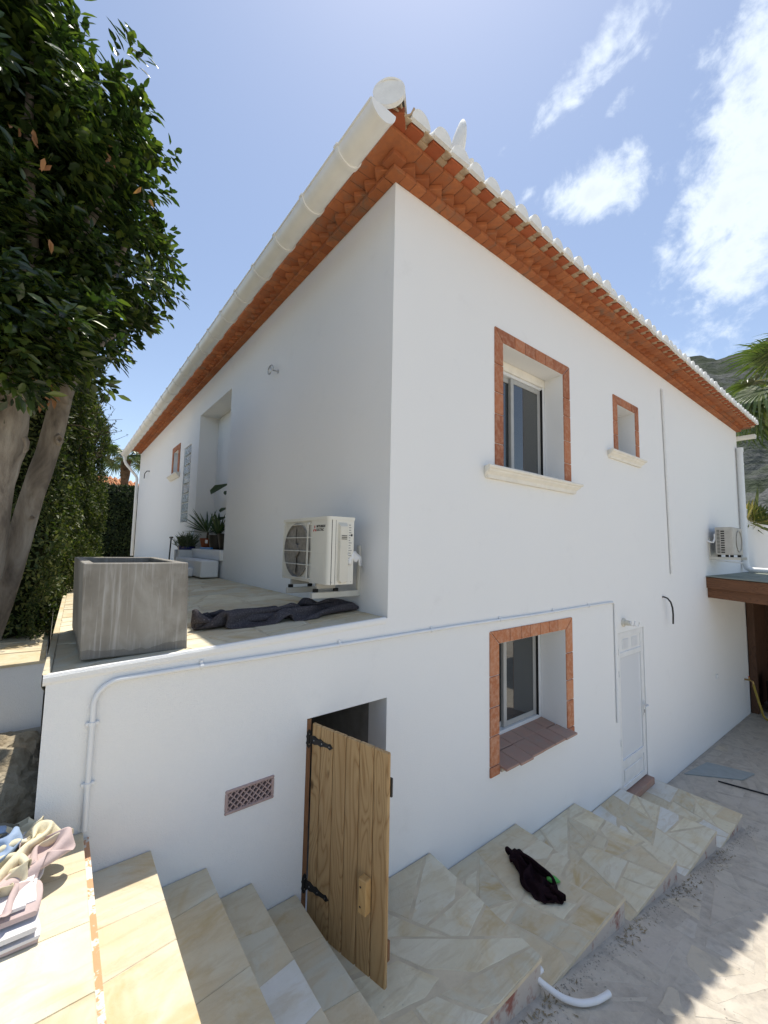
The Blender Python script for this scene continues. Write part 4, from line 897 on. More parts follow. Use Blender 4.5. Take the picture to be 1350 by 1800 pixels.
for y in (.375, .800):
    bb = B(); bb.cbox(-.022, y-.017, -.115, -.001, y+.017, .295, .003); bb.cbox(-.026, y-.009, -.11, -.0225, y+.009, .29, .001); acp(bb, 'wall_rail', 'bracket_paint')
    bb = B(); bb.cbox(-.44, y-.019, -.115, -.0225, y+.019, -.068, .004); acp(bb, 'arm', 'bracket_paint')
    for x in (-.405, -.225):
        bb = B(); bb.cbox(x-.018, y-.014, -.0675, x+.018, y+.014, -.042, .003); acp(bb, 'rubber_mount', 'rubber')
for y in (.38, .805): bb = B(); bb.cbox(-.40, y-.015, -.042, -.235, y+.015, .002, .002); acp(bb, 'foot_rail', 'ac_old')
bb = B(); n = 10; vs = []
for k in range(n):
    f = k/(n-1); x = -.258+f*.235; yb = .165-.03*math.sin(f*3.1)+.14*f; zz = .185+.075*math.sin(f*2.6+.5)-.06*f
    for j in range(4): vs.append((x+.006*math.sin(j*2+k), yb+.012*math.sin(k*1.7+j), .245+zz-j*(.028-.012*f)-(.02*math.sin(k*2.2) if j == 3 else 0)))
bb.add(vs, [(4*k+j, 4*k+j+1, 4*k+j+5, 4*k+j+4) for k in range(n-1) for j in range(3)]); wr = bb.build('pipe_wrap', 'pvc_white', None, True); tag(wr, 'torn white wrapping hanging from the pipes beside the near air conditioner', 'wrapping')
so_ = wr.modifiers.new('t', 'SOLIDIFY'); so_.thickness = .003
a2 = empty('air_conditioner', (8.10, 0, .40)); tag(a2, 'old grey air conditioning unit on the wall beside the downpipe', 'air conditioner')
def a2p(bld, name, mats, smooth=False): return bld.build(name, mats, a2, smooth)
bb = B(); bb.cbox(0, -.385, .095, .76, -.115, .63, .012); a2p(bb, 'casing', 'ac_old')
for k in range(10):
    z = .13+k*.045; bb = B(); bb.box(-.003, -.262, z, .01, -.205, z+.026); a2p(bb, 'louvre_slot', 'ac_dark')
for k in range(17):
    z = .13+k*.027; bb = B(); bb.box(-.003, -.19, z, .01, -.145, z+.012); a2p(bb, 'louvre_slot', 'ac_dark')
bb = B(); bb.lathe([(0, 0), (.20, 0), (.215, .014), (.20, .016)], seg=32); bb.xf(Matrix.Translation((.45, -.383, .36)) @ Matrix.Rotation(R(90), 4, 'X')); a2p(bb, 'fan_grille', 'ac_old', True)
for x in (.06, .62):
    bb = B(); bb.cbox(x-.02, -.02, .0, x+.02, -.001, .42, .003); a2p(bb, 'wall_rail', 'bracket_paint'); bb = B(); bb.cbox(x-.02, -.47, .0, x+.02, -.0205, .05, .003); a2p(bb, 'arm', 'bracket_paint')
    for y in (-.16, -.35): bb = B(); bb.cbox(x-.02, y-.025, .051, x+.02, y+.025, .094, .002); a2p(bb, 'rubber_mount', 'rubber')
bb = B(); bb.tube([(-.05, .0, .37), (-.06, -.05, .34), (-.03, -.09, .33), (.02, -.105, .40), (.03, -.108, .50)], .016, 8); a2p(bb, 'hose', 'pvc_white', True)
bb = B(); bb.tube([(.1, -.03, -.02), (.1, -.25, -.03), (.1, -.5, -.05)], .012, 8); a2p(bb, 'drain_pipe', 'pvc_white', True)

# ------------------------------------------------------------------ small fittings on the walls
lf = empty('wall_lamp', (4.08, 0, -.43)); tag(lf, 'white lamp holder with spiral bulb above the side door', 'lamp')
bb = B(); bb.lathe([(0, 0), (.058, 0), (.058, .018), (.045, .024), (.036, .024), (.034, .075), (0, .075)], seg=24); bb.xf(Matrix.Rotation(R(90), 4, 'X')); bb.build('lamp_holder', 'ac_trim', lf, True)
bb = B(); bb.tube([(.030*math.cos(a), -.085-.009*a/1.0*.9, .030*math.sin(a)) for a in np.linspace(0, 14, 60)], .0085, 8); bb.build('spiral_bulb', 'white_paint', lf, True)
bb = B(); bb.tube([(0, -.07, 0), (0, -.10, 0)], .03, 16); bb.build('bulb_base', 'ac_beige', lf, True)
bb = B(); P0 = Vector((5.548, -.002, -.178)); bb.tube([(0, 0, 0), (.012, -.02, .0), (.05, -.055, -.02), (.10, -.08, -.08), (.14, -.09, -.17), (.155, -.09, -.28), (.155, -.085, -.42)], .012, 8); o = bb.build('black_cable', 'black_plastic', None, True, loc=P0); tag(o, 'short black cable sticking out of the wall right of the lamp', 'cable')
sk = empty('junction_box', (8.24, 0, -1.86)); tag(sk, 'small white socket box on the wall under the canopy', 'socket')
bb = B(); bb.cbox(-.04, -.03, -.04, .04, -.001, .04, .006); bb.build('box', 'white_paint', sk); bb = B(); bb.cbox(-.03, -.036, -.012, .03, -.0305, .03, .004); bb.build('cover', 'pvc_white', sk)
hk = empty('wall_hook', (0, 2.30, 2.655)); tag(hk, 'coiled metal hook on the wall over the terrace', 'hook')
bb = B(); pts = [(0, -.09, -.03), (-.03, -.09, -.03), (-.06, -.06, -.02)]+[(-.07, -.02+.06*math.sin(a)+.01*a, .0+.05*math.cos(a)) for a in np.linspace(-2.2, 5.4, 26)]; bb.tube(pts, .008, 8); bb.build('hook', 'steel', hk, True); bb = B(); bb.tube([(0, -.09, -.03), (-.008, -.09, -.03)], .025, 14); bb.build('plate', 'steel', hk)
bb = B(); bb.tube([(0, 0, 0), (-.06, .12, .01), (-.09, .30, -.05), (-.07, .5, -.16)], .012, 8); o = bb.build('black_cable', 'black_plastic', None, True, loc=(0, 11.35, 2.62)); tag(o, 'short black cable end on the far part of the terrace-side wall', 'cable')

# ------------------------------------------------------------------ satellite dish on the roof
c0 = at(806, 292, 3.75); rz_ = EAVE+.125+(min(c0.x, c0.y)+.30)*math.tan(R(19))
sd = empty('satellite_dish', (c0.x, c0.y, rz_)); tag(sd, 'white satellite dish seen edge-on above the roof tiles', 'satellite dish')
hz0 = c0.z+.15-rz_
view = (Vector((c0.x, c0.y, 0))-Vector((CAM.x, CAM.y, 0))).normalized(); sidev = Vector((view.y, -view.x, 0))
bb = B(); vs = []; n = 28; rr = [0, .08, .15, .205, .235]
ax = (sidev*.93+view*.36).normalized(); e1 = ax.cross(Vector((0, 0, 1))).normalized(); e2 = Vector((0, 0, 1))
for r in rr:
    for k in range(n): a = 2*math.pi*k/n; v = e1*(r*.92*math.cos(a))+e2*(r*math.sin(a)*1.05)+ax*(r*r*1.0-.06)+Vector((0, 0, hz0)); vs.append(v)
bb.add(vs, [(i*n+k, i*n+(k+1) % n, (i+1)*n+(k+1) % n, (i+1)*n+k) for i in range(len(rr)-1) for k in range(n)]); d_ = bb.build('dish', 'white_tile_paint', sd, True); s_ = d_.modifiers.new('t', 'SOLIDIFY'); s_.thickness = .012
bb = B(); q0 = Vector((0, 0, hz0-.22))+ax*.02; q1 = Vector((0, 0, hz0-.10))+ax*.13; bb.tube([q0, q1], .012, 8); bb.tube([q1-Vector((0, 0, .06)), q1+Vector((0, 0, .035))], .028, 12); bb.build('receiver', 'cream_stone', sd, True)
bb = B(); bb.tube([(0, 0, 0), (0, 0, hz0-.05), tuple(Vector((0, 0, hz0))-ax*.05)], .022, 10); bb.build('mast', 'pvc_white', sd, True)

# ------------------------------------------------------------------ planter, blanket, cloths
pl = empty('planter', (-1.60, .60, TZ(-1.6, 0)+.003)); tag(pl, 'large empty weathered grey concrete planter at the terrace corner', 'planter')
bb = B(); b4 = [(-.232, -.485), (.244, -.515), (.236, .455), (-.246, .492)]; t4 = [(x*1.0-.018, y) for x, y in b4]; Hh = .475
i4 = [(x*.80-.018*1, y*.895) for x, y in b4]
bb.add([(x, y, -.004*x) for x, y in b4]+[(x, y, Hh) for x, y in t4]+[(x, y, Hh) for x, y in i4]+[(x, y, .30) for x, y in i4],
       [(3, 2, 1, 0)]+[(i, (i+1) % 4, 4+(i+1) % 4, 4+i) for i in range(4)]+[(4+i, 4+(i+1) % 4, 8+(i+1) % 4, 8+i) for i in range(4)]+[(8+i, 8+(i+1) % 4, 12+(i+1) % 4, 12+i) for i in range(4)]+[(12, 13, 14, 15)])
o = bb.build('shell', 'planter_concrete', pl); bv = o.modifiers.new('b', 'BEVEL'); bv.width = .006; bv.segments = 2
bb = B(); bb.add([(x*.99, y*.99, .325) for x, y in i4], [(0, 1, 2, 3)]); bb.build('soil', 'soil', pl)
def drape(nx, ny, sp, cx, cy, seed, steps=150, d=.8, amp=.02, lean=0.0):
    """small cloth solver: a sheet squeezed to cx, cy of its size buckles into folds and settles on the floor"""
    rs = np.random.RandomState(seed); I, J = np.meshgrid(np.arange(nx), np.arange(ny), indexing='ij')
    P = np.zeros((nx, ny, 3)); P[..., 0] = (I-(nx-1)/2)*sp*cx; P[..., 1] = (J-(ny-1)/2)*sp*cy
    z = np.zeros((nx, ny))
    for k in range(9):
        kx, ky = rs.normal(0, 1.0/(sp*7), 2); z += np.sin(P[..., 0]*kx/max(cx, .3)+P[..., 1]*ky/max(cy, .3)+rs.rand()*6.28)
    P[..., 2] = sp*1.2+np.abs(z)*sp*.45; V = np.zeros_like(P); HX_ = (nx-1)/2*sp*cx; HY_ = (ny-1)/2*sp*cy; ph = rs.rand(3)*6.28
    def con(A, B, L, k):
        D = B-A; l = np.linalg.norm(D, axis=-1, keepdims=True)+1e-9; c = D*((l-L)/l)*(.5*k); A += c; B -= c
    ids = np.stack([I.ravel(), J.ravel()], 1); near = (np.abs(ids[:, None, :]-ids[None, :, :]).max(-1) <= 2); N = nx*ny; rmin = sp*d
    for s in range(steps):
        f = min(1.0, s/(steps*.55)); lx = sp*(cx+(1-cx)*f); ly = sp*(cy+(1-cy)*f); V[..., 2] -= .0009*sp/.03; V *= .93; Q = P+V
        for it in range(8):
            for o in (0, 1):
                n2 = (nx-o)//2*2; con(Q[o:o+n2:2], Q[o+1:o+n2+1:2][:len(Q[o:o+n2:2])], lx, 1.0)
                m2 = (ny-o)//2*2; con(Q[:, o:o+m2:2], Q[:, o+1:o+m2+1:2][:, :Q[:, o:o+m2:2].shape[1]], ly, 1.0)
            ld = np.hypot(lx, ly); con(Q[:-1, :-1], Q[1:, 1:], ld, .25); con(Q[1:, :-1], Q[:-1, 1:], ld, .25)
            con(Q[:-2], Q[2:], 2*lx, .10); con(Q[:, :-2], Q[:, 2:], 2*ly, .10)
            u = Q[..., 0]/HX_; by = HY_*(1+.22*np.sin(3.1*u+ph[0])+.12*np.sin(7.3*u+ph[1])); w = Q[..., 1]/HY_; bx = HX_*(1+.06*np.sin(2.7*w+ph[2]))
            Q[..., 1] = np.clip(Q[..., 1], -by, by); Q[..., 0] = np.clip(Q[..., 0], -bx, bx); Q[..., 2] = np.maximum(Q[..., 2], .003)
        if s % 2 == 0:
            F = Q.reshape(-1, 3); G = (F*F).sum(1); D2 = G[:, None]+G[None, :]-2*F@F.T; a, b = np.where((D2 < rmin*rmin) & ~near); m = a < b; a, b = a[m], b[m]
            if len(a):
                dv = F[b]-F[a]; l = np.linalg.norm(dv, axis=1, keepdims=True)+1e-6; c = dv/l*(rmin-l)*.35; np.add.at(F, a, -c); np.add.at(F, b, c); Q = F.reshape(nx, ny, 3)
        Q[..., 2] = np.maximum(Q[..., 2], .003); V = Q-P; low = Q[..., 2] < .006; V[low, :2] *= .3; P = Q
        V = np.clip(V, -sp*.3, sp*.3)
    return P
def cloth(name, mat, loc, rz, args, label=None, cat=None, parent=None, base=None, zs=1.0, thick=.004):
    P = drape(*args); nx, ny = args[0], args[1]; V = P.reshape(-1, 3)*np.array([1, 1, zs]); c_, s_ = math.cos(rz), math.sin(rz)
    V = [(x*c_-y*s_, x*s_+y*c_, z) for x, y, z in V]
    if base: V = [(x, y, z+base(x+loc[0], y+loc[1])-base(loc[0], loc[1])) for x, y, z in V]
    b = B(); b.add(V, [(i*ny+j, (i+1)*ny+j, (i+1)*ny+j+1, i*ny+j+1) for i in range(nx-1) for j in range(ny-1)])
    o = b.build(name, mat, parent, 'all', loc=loc); m_ = o.modifiers.new('s', 'SUBSURF'); m_.levels = 2; m_.render_levels = 2; m_ = o.modifiers.new('t', 'SOLIDIFY'); m_.thickness = thick
    if label: tag(o, label, cat)
    return o
cloth('moving_blanket', 'moving_blanket', (-.63, .50, TZ(-.63, 0)+.003), -.09, (46, 23, .034, .80, .42, 8, 170), 'long crumpled dark grey moving blanket lying on the terrace', 'blanket', None, TZ, 1.0, .006)
cloth('dark_cloth', 'dark_cloth', (1.14, -.45, -2.0385), R(66), (32, 24, .022, .78, .42, 9), 'crumpled black cloth lying on the stepped path', 'cloth')
bb = B(); vs = []; n = 10
for k in range(n):
    for j in range(5): a, r = k/(n-1), j/4; vs.append((a*.10, (r-.5)*.075*math.sin(math.pi*(.15+.8*a)), .030*math.sin(math.pi*r)*math.sin(math.pi*a)+.012))
bb.add(vs, [(5*k+j, 5*k+5+j, 5*k+6+j, 5*k+1+j) for k in range(n-1) for j in range(4)]); o = bb.build('plastic_scrap', 'green_plastic', None, 'all', loc=(1.205, -.54, -2.036), rot=(0, 0, R(-60))); tag(o, 'small green plastic scrap poking out from under the black cloth', 'scrap'); s_ = o.modifiers.new('t', 'SOLIDIFY'); s_.thickness = .002
# bundle of folded sheets on the landing
bz = -.8045
bn = empty('dust_sheet_bundle', (-2.095, -.42, bz)); tag(bn, 'untidy bundle of folded dust sheets and crumpled paper on the top landing', 'bundle')
def sheet(name, mat, x0, y0, x1, y1, z0, h, rz=0, seed=0):
    b = B(); n = 20; m_ = 14; pr = []
    # a flat folded sheet: rounded fold along the right-hand side
    vs = []; prof_ = [(x0, z0), (x1-h/2, z0)]+[(x1-h/2+h/2*math.sin(a), z0+h/2-h/2*math.cos(a)) for a in np.linspace(.2, math.pi-.2, 7)]+[(x1-h/2, z0+h), (x0, z0+h)]
    for k in range(n+1):
        y = y0+(y1-y0)*k/n
        for (x, z) in prof_: q = Vector((x*4, y*6, seed)); vs.append((x+.030*noise.noise(q*1.5), y+.04*noise.noise(q*1.2+Vector((5, 0, 0))), max(.0005, z+.034*noise.noise(Vector((x*8, y*8, 4)))*(.25+min(1, z0*14))-.10*max(0, x-.05)*min(1, z0*9)-.10*max(0, y0+.10-y)*min(1, z0*9))))
    w_ = len(prof_); b.add(vs, [(k*w_+j, k*w_+(j+1) % w_, (k+1)*w_+(j+1) % w_, (k+1)*w_+j) for k in range(n) for j in range(w_)]+[tuple(range(w_)), tuple(range((n+1)*w_-1, n*w_-1, -1))])
    return b.build(name, mat, bn, True, rot=(0, 0, rz))
zz = 0.0; rk = random.Random(6)
for k in range(8):
    hk_ = rk.uniform(.010, .018); sheet('folded_sheet', ['sheet_pink', 'sheet_white', 'sheet_pink', 'sheet_white', 'sheet_white', 'sheet_pink', 'sheet_white', 'sheet_white'][k], -.55, -.16+.012*k+rk.uniform(-.02, .02), .17+rk.uniform(-.03, .03)-.004*k, .37, zz, hk_, R(rk.uniform(-4, 4)), k); zz += hk_+.0015
cloth('crumpled_paper', 'sheet_cream', (.06, .16, .095), .7, (30, 20, .019, .72, .45, 5), None, None, bn, None, 1.15, .002)
cloth('crumpled_paper', 'sheet_pink', (.12, .06, .095), 1.0, (26, 18, .018, .8, .45, 12), None, None, bn, None, 1.0, .002)
cloth('crumpled_paper', 'sheet_cream', (-.02, .03, .10), .4, (26, 20, .018, .75, .5, 14), None, None, bn, None, 1.0, .002)
cloth('crumpled_paper', 'sheet_cream', (.05, .31, .085), .2, (24, 20, .017, .6, .6, 17), None, None, bn, None, 1.3, .002)
cloth('blue_sheet', 'sheet_blue', (-.055, .20, .135), .6, (24, 18, .018, .85, .75, 21), None, None, bn, None, .8, .002)
cloth('dark_wrapper', 'tarp_olive', (-.06, .38, .06), .1, (26, 18, .018, .7, .5, 23), None, None, bn, None, 1.3, .002)
# white tube on the driveway and other leftovers
bb = B(); hp = [(.585, -.832, -1.90), (.63, -.93, -1.955), (.66, -1.02, -2.02), (.70, -1.08, -2.052), (.775, -1.135, -2.070), (.87, -1.165, -2.088), (.96, -1.168, -2.075), (1.03, -1.155, -2.045)]
tb = empty('plastic_tube', (.70, -1.08, prof(.7))); tag(tb, 'bent white plastic tube coming out of the lowest path edge onto the driveway', 'tube')
def smooth_path(P, n=6):
    P = [Vector(p) for p in P]; Q = [P[0]]+P+[P[-1]]; out = []
    for i in range(1, len(Q)-2):
        for k in range(n):
            t_ = k/n; a, b_, c_, d_ = Q[i-1], Q[i], Q[i+1], Q[i+2]
            out.append(.5*((2*b_)+(c_-a)*t_+(2*a-5*b_+4*c_-d_)*t_*t_+(3*b_-a-3*c_+d_)*t_**3))
    return out+[P[-1]]
def gnd(px, py, h=.0, z=None):
    d = ray(px, py); zz = -2.1
    for _ in range(30):
        p_ = CAM+d*((zz-CAM.z)/d.z); zz = prof(p_.x)+h
    return p_
hp = [(.44, YO+.03, -1.93)]+[tuple(gnd(*q)) for q in ((942, 1716, .09), (966, 1738, .05), (992, 1755, .03), (1020, 1763, .024), (1045, 1760, .024), (1060, 1753, .026), (1071, 1746, .03))]
_ = [(.445, -.90, -1.915), (.52, -.985, -1.965), (.60, -1.055, -2.020), (.68, -1.10, -2.045), (.78, -1.13, -2.064), (.88, -1.145, -2.075), (.98, -1.135, -2.06), (1.04, -1.115, -2.035)]
bb.tube([tuple(Vector(q)-Vector((.70, -1.08, prof(.7)))) for q in smooth_path(hp)], .016, 12); bb.build('tube', 'pvc_white', tb, True)
bb = B(); bb.tube([tuple(Vector(hp[-1])-Vector((.70, -1.08, prof(.7)))+Vector((-.002, 0, -.001))), tuple(Vector(hp[-1])-Vector((.70, -1.08, prof(.7)))+Vector((.002, .0008, .0012)))], .012, 12); bb.build('tube_mouth', 'rubber', tb)
def on_drive(pts, z=.0): return [(x, y, prof(x)+z) for x, y in pts]
q = [(6.02, -.06), (6.83, -.155), (7.03, -.72), (6.62, -.66)]; bb = B(); bb.prism([(x-6.5, y+.4) for x, y in q][::-1], lambda x, y: prof(x+6.5)-prof(6.5)+.006, lambda x, y: prof(x+6.5)-prof(6.5)+.018); o = bb.build('board', 'grey_board', None, loc=(6.5, -.4, prof(6.5))); tag(o, 'flat grey board lying on the driveway by the wall', 'board')
bb = B(); bb.tube([(0, 0, .014), (.16, -.55, .012), (.30, -1.0, .010)], .012, 6); o = bb.build('metal_strip', 'black_metal', None, loc=(6.22, -.44, prof(6.3))); tag(o, 'thin dark metal strip lying across the driveway', 'strip')
# tap and hose
tp_ = empty('garden_tap', (10.40, 0, -2.30)); tag(tp_, 'brass garden tap low on the wall under the canopy', 'tap')
bb = B(); bb.tube([(0, 0, 0), (0, -.10, 0), (0, -.14, -.02), (0, -.15, -.07)], .02, 10); bb.tube([(0, -.08, 0), (0, -.08, .07)], .012, 8); bb.build('spout', 'brass', tp_, True); bb = B(); bb.cbox(-.04, -.088, .07, .04, -.072, .082, .003); bb.build('lever', 'red_mark', tp_)
bb = B(); bb.tube(smooth_path([(10.40, -.15, -2.38), (10.42, -.18, -2.55), (10.45, -.24, -2.85), (10.50, -.30, -3.08), (10.4, -.5, -3.10), (10.1, -.6, -3.09), (10.0, -.9, -3.085), (10.3, -1.3, -3.09)], 5), .022, 8); bb.v = [(x-10.4, y+.15, z+3.1) for x, y, z in bb.v]; o = bb.build('garden_hose', 'yellow_hose', None, True, loc=(10.4, -.15, -3.1)); tag(o, 'yellow garden hose hanging from the tap to the ground', 'hose')

# ------------------------------------------------------------------ canopy at the far end of the drive
cp = empty('canopy', (9.5, -2, prof(9.5))); tag(cp, 'low timber canopy with green felt roof against the far end of the wall', 'canopy')
def cpp(bld, name, mat): return bld.build(name, mat, cp, loc=(-9.5, 2, -prof(9.5)))
bb = B(); n = 14; vs = []
for i in range(n+1):
    for j in range(9):
        x = 7.845+(12.9-7.845)*j/8; y = -.003-4.8*i/n; vs.append((x, y, .072-.055*(-y)+.006*noise.noise(Vector((x*2, y*3, 1)))))
bb.add(vs, [(i*9+j, (i+1)*9+j, (i+1)*9+j+1, i*9+j+1) for i in range(n) for j in range(8)]); o = cpp(bb, 'roof_felt', 'felt_green'); s_ = o.modifiers.new('t', 'SOLIDIFY'); s_.thickness = .012; s_.offset = 1
bb = B(); y1 = -4.8; bb.add([(x, y, .058-.055*(-y)+dz) for x in (7.87, 7.91) for y in (-.004, y1) for dz in (0, -.20)], [(0, 1, 3, 2), (6, 7, 5, 4), (0, 4, 5, 1), (2, 3, 7, 6), (0, 2, 6, 4), (1, 5, 7, 3)]); cpp(bb, 'fascia', 'beam_wood')
for k in range(12):
    bb = B(); xx = 7.915+k*.41; bb.add([(x, y, .056-.055*(-y)+dz) for x in (xx, xx+.405) for y in (-.004, y1) for dz in (0, -.022)], [(0, 1, 3, 2), (6, 7, 5, 4), (0, 4, 5, 1), (2, 3, 7, 6), (0, 2, 6, 4), (1, 5, 7, 3)]); cpp(bb, 'roof_board', 'dark_wood')
for xx in (7.93, 8.9, 9.9, 10.9, 11.9):
    bb = B(); dzz = -.155 if xx < 8 else -.03; bb.add([(x, y, .056-.055*(-y)+dzz+dz) for x in (xx, xx+.12) for y in (-.004, y1) for dz in (0, -.23)], [(0, 1, 3, 2), (6, 7, 5, 4), (0, 4, 5, 1), (2, 3, 7, 6), (0, 2, 6, 4), (1, 5, 7, 3)]); cpp(bb, 'beam', 'beam_wood')
for (x, y) in ((10.84, -.14), (7.95, -4.6), (10.9, -4.6), (12.7, -4.6)):
    bb = B(); bb.cbox(x, y, prof(x), x+.14, y+.13, -.24 - .055*(-y), .006); cpp(bb, 'post', 'dark_wood')
for k in range(17):
    bb = B(); yy = -.01-k*.285; bb.cbox(12.62, yy-.28, prof(12.6), 12.65, yy, -.02+.055*yy-.02, .004); cpp(bb, 'wall_board', 'dark_wood')
for k in range(4):
    bb = B(); xx = 10.99+k*.405; bb.cbox(xx, -.05, prof(11), xx+.40, -.02, .02, .004); cpp(bb, 'wall_board', 'dark_wood')
bb = B(); bb.cbox(11.1, -.95, prof(11.1), 11.9, -.25, prof(11.1)+.75, .03); o = bb.build('storage_box', 'black_plastic'); tag(o, 'black storage box in the shade under the canopy', 'box')
cloth('grey_cloth', 'cloth_grey', (11.45, -.6, prof(11.1)+.752), .6, (24, 20, .03, .7, .6, 25), 'grey cloth heaped on the black storage box', 'cloth')

# ------------------------------------------------------------------ garden wall and planting at the right
gw = empty('garden_wall', (14.5, .22, -3.3)); tag(gw, 'white garden wall beyond the right end of the house', 'wall')
bb = B(); bb.box(-3.62, -.12, 0, 6.5, .12, 4.95); bb.build('wall_body', 'white_plaster', gw); bb = B(); bb.cbox(-3.62, -.135, 4.951, 6.5, .135, 4.985, .006); bb.build('coping', 'white_plaster', gw)
def leaves(name, pos, nrm, drn, L, Wd, mat, parent=None, var=None, fold=.25, bend=.15, seed=0, loc=None):
    """many leaf blades in one mesh: six-vertex blades with a crease"""
    rs = np.random.RandomState(seed); N = len(pos); nrm = nrm/np.linalg.norm(nrm, axis=1)[:, None]
    drn = drn-nrm*np.sum(drn*nrm, axis=1)[:, None]; drn /= np.maximum(np.linalg.norm(drn, axis=1)[:, None], 1e-6); sd_ = np.cross(nrm, drn)
    L = np.broadcast_to(L, (N,))[:, None]; Wd = np.broadcast_to(Wd, (N,))[:, None]
    q = np.zeros((N, 6, 3)); up = nrm
    q[:, 0] = pos; q[:, 1] = pos+drn*L*.38+sd_*Wd*.5+up*Wd*fold*.5; q[:, 2] = pos+drn*L*.75+sd_*Wd*.36+up*(Wd*fold*.4-L*bend*.5)
    q[:, 3] = pos+drn*L-up*L*bend; q[:, 4] = pos+drn*L*.75-sd_*Wd*.36+up*(Wd*fold*.4-L*bend*.5); q[:, 5] = pos+drn*L*.38-sd_*Wd*.5+up*Wd*fold*.5
    me = bpy.data.meshes.new(name); me.vertices.add(N*6); me.vertices.foreach_set('co', q.astype(np.float32).ravel())
    base = np.arange(N)[:, None]*6; fa = np.concatenate([base+np.array([0, 1, 2, 3]), base+np.array([0, 3, 4, 5])], axis=1).reshape(-1)
    me.loops.add(N*8); me.loops.foreach_set('vertex_index', fa.astype(np.int32)); me.polygons.add(N*2); me.polygons.foreach_set('loop_start', np.arange(0, N*8, 4, dtype=np.int32))
    try: me.polygons.foreach_set('loop_total', np.full(N*2, 4, np.int32))
    except Exception: pass
    a = me.attributes.new('var', 'FLOAT', 'POINT'); vv = var if var is not None else rs.rand(N); a.data.foreach_set('value', np.repeat(vv, 6).astype(np.float32))
    me.materials.append(M(mat)); me.update(calc_edges=True); return link(name, me, parent, loc)
def unit(rs, N): v = rs.normal(size=(N, 3)); return v/np.linalg.norm(v, axis=1)[:, None]
# --- laurel tree on the left
T0 = at(-95, 1330, 3.35); T0.z = -1.2
tree = empty('laurel_tree', T0); tag(tree, 'big evergreen tree with dense dark glossy crown and pale smooth trunks, upper left', 'tree')
def tl(pts): return [tuple(Vector(q)-T0) for q in pts]
tr1 = smooth_path([Vector((T0.x+.02, T0.y, -1.25)), at(-55, 1215, 3.3), at(-12, 1095, 3.25), at(24, 985, 3.25), at(54, 880, 3.25), at(88, 780, 3.25), at(108, 698, 3.25)], 8)
n = len(tr1); bb = B(); bb.tube(tl(tr1), [(.062-.006*k/n)*(1+.05*noise.noise(Vector((k*.35, 2, 0)))) for k in range(n)], 18); bb.build('trunk', 'bark_smooth', tree, 'all')
tr2 = smooth_path([Vector((T0.x-.30, T0.y+.1, -1.25)), at(-105, 1150, 3.0), at(-52, 980, 3.0), at(-32, 860, 3.0), at(-8, 780, 3.0), at(6, 700, 3.0), at(24, 600, 3.0), at(50, 480, 3.0)], 8)
n = len(tr2); bb = B(); bb.tube(tl(tr2), [(.140-.030*k/n)*(1+.07*noise.noise(Vector((k*.3, 5, 0)))) for k in range(n)], 20); bb.build('trunk', 'bark_smooth', tree, 'all')
for px, py, D, r in ((14, 703, 2.89, .035), (34, 780, 2.94, .034), (104, 772, 3.19, .020), (58, 910, 3.18, .008)):
    c_ = at(px, py, D); vw = (c_-CAM).normalized(); bb = B(); bb.lathe([(0, -.016), (r*.35, -.012), (r*.5, .004), (r*.75, .010), (r*1.05, .004), (r*1.5, -.03)], seg=18); bb.v = [(x*(1+.25*noise.noise(Vector((x*40, y*40, px)))), y*(1+.25*noise.noise(Vector((y*40, x*40, px)))), z) for x, y, z in bb.v]; o = bb.build('knot', 'bark_smooth', tree, 'all', loc=c_-T0); o.rotation_euler = (-vw+Vector((.25, 0, .1))).to_track_quat('Z', 'Y').to_euler(); o.scale = (1, 1.35, 1)
lim = [[at(118, 700, 3.25), at(140, 650, 3.3), at(175, 610, 3.3), at(203, 588, 3.3)], [at(110, 710, 3.2), at(120, 560, 3.2), at(150, 330, 3.2), at(135, 100, 3.1)], [at(40, 600, 3.0), at(110, 480, 3.0), at(190, 340, 3.0), at(245, 280, 3.1)], [at(60, 480, 3.0), at(50, 250, 3.0), at(60, 30, 3.0)], [at(112, 700, 3.25), at(190, 500, 3.3), at(235, 400, 3.3)], [at(30, 640, 3.0), at(-60, 400, 3.2), at(-150, 150, 3.3)], [at(40, 600, 3.0), at(-10, 350, 3.6), at(0, 100, 4.0)]]
for k, l_ in enumerate(lim):
    q = smooth_path(l_, 5); bb = B(); bb.tube(tl(q), [(.032 if k else .026)*(1-.65*i/len(q)) for i in range(len(q))], 8); bb.build('limb', 'bark_smooth', tree, 'all')
P0 = at(-85, 285, 3.45); rx = (at(322, 370, 3.3)-P0).length*.90; rzd = P0.z-at(10, 690, 3.3).z
rs = np.random.RandomState(5); cc = []
while len(cc) < 1500:
    u = unit(rs, 1)[0]; r = rs.rand()**.33; k = .88+.20*noise.noise(Vector(u*2.1+3)); e = np.array([rx*k, rx*.95*k, rzd*1.02*k]); c_ = np.array(P0)+u*e*r
    if c_[2] < 1.25: continue
    cc.append((c_, u))
for k in range(150):                                    # low foliage hanging in front of the trunk tops
    q_ = at(rs.uniform(-60, 128), rs.uniform(500, 665)-.25*max(0, rs.uniform(-60, 100)), rs.uniform(2.55, 3.15)); cc.append((np.array(q_), np.array([.2, -.5, -.3])))
pos, nr, dr = [], [], []
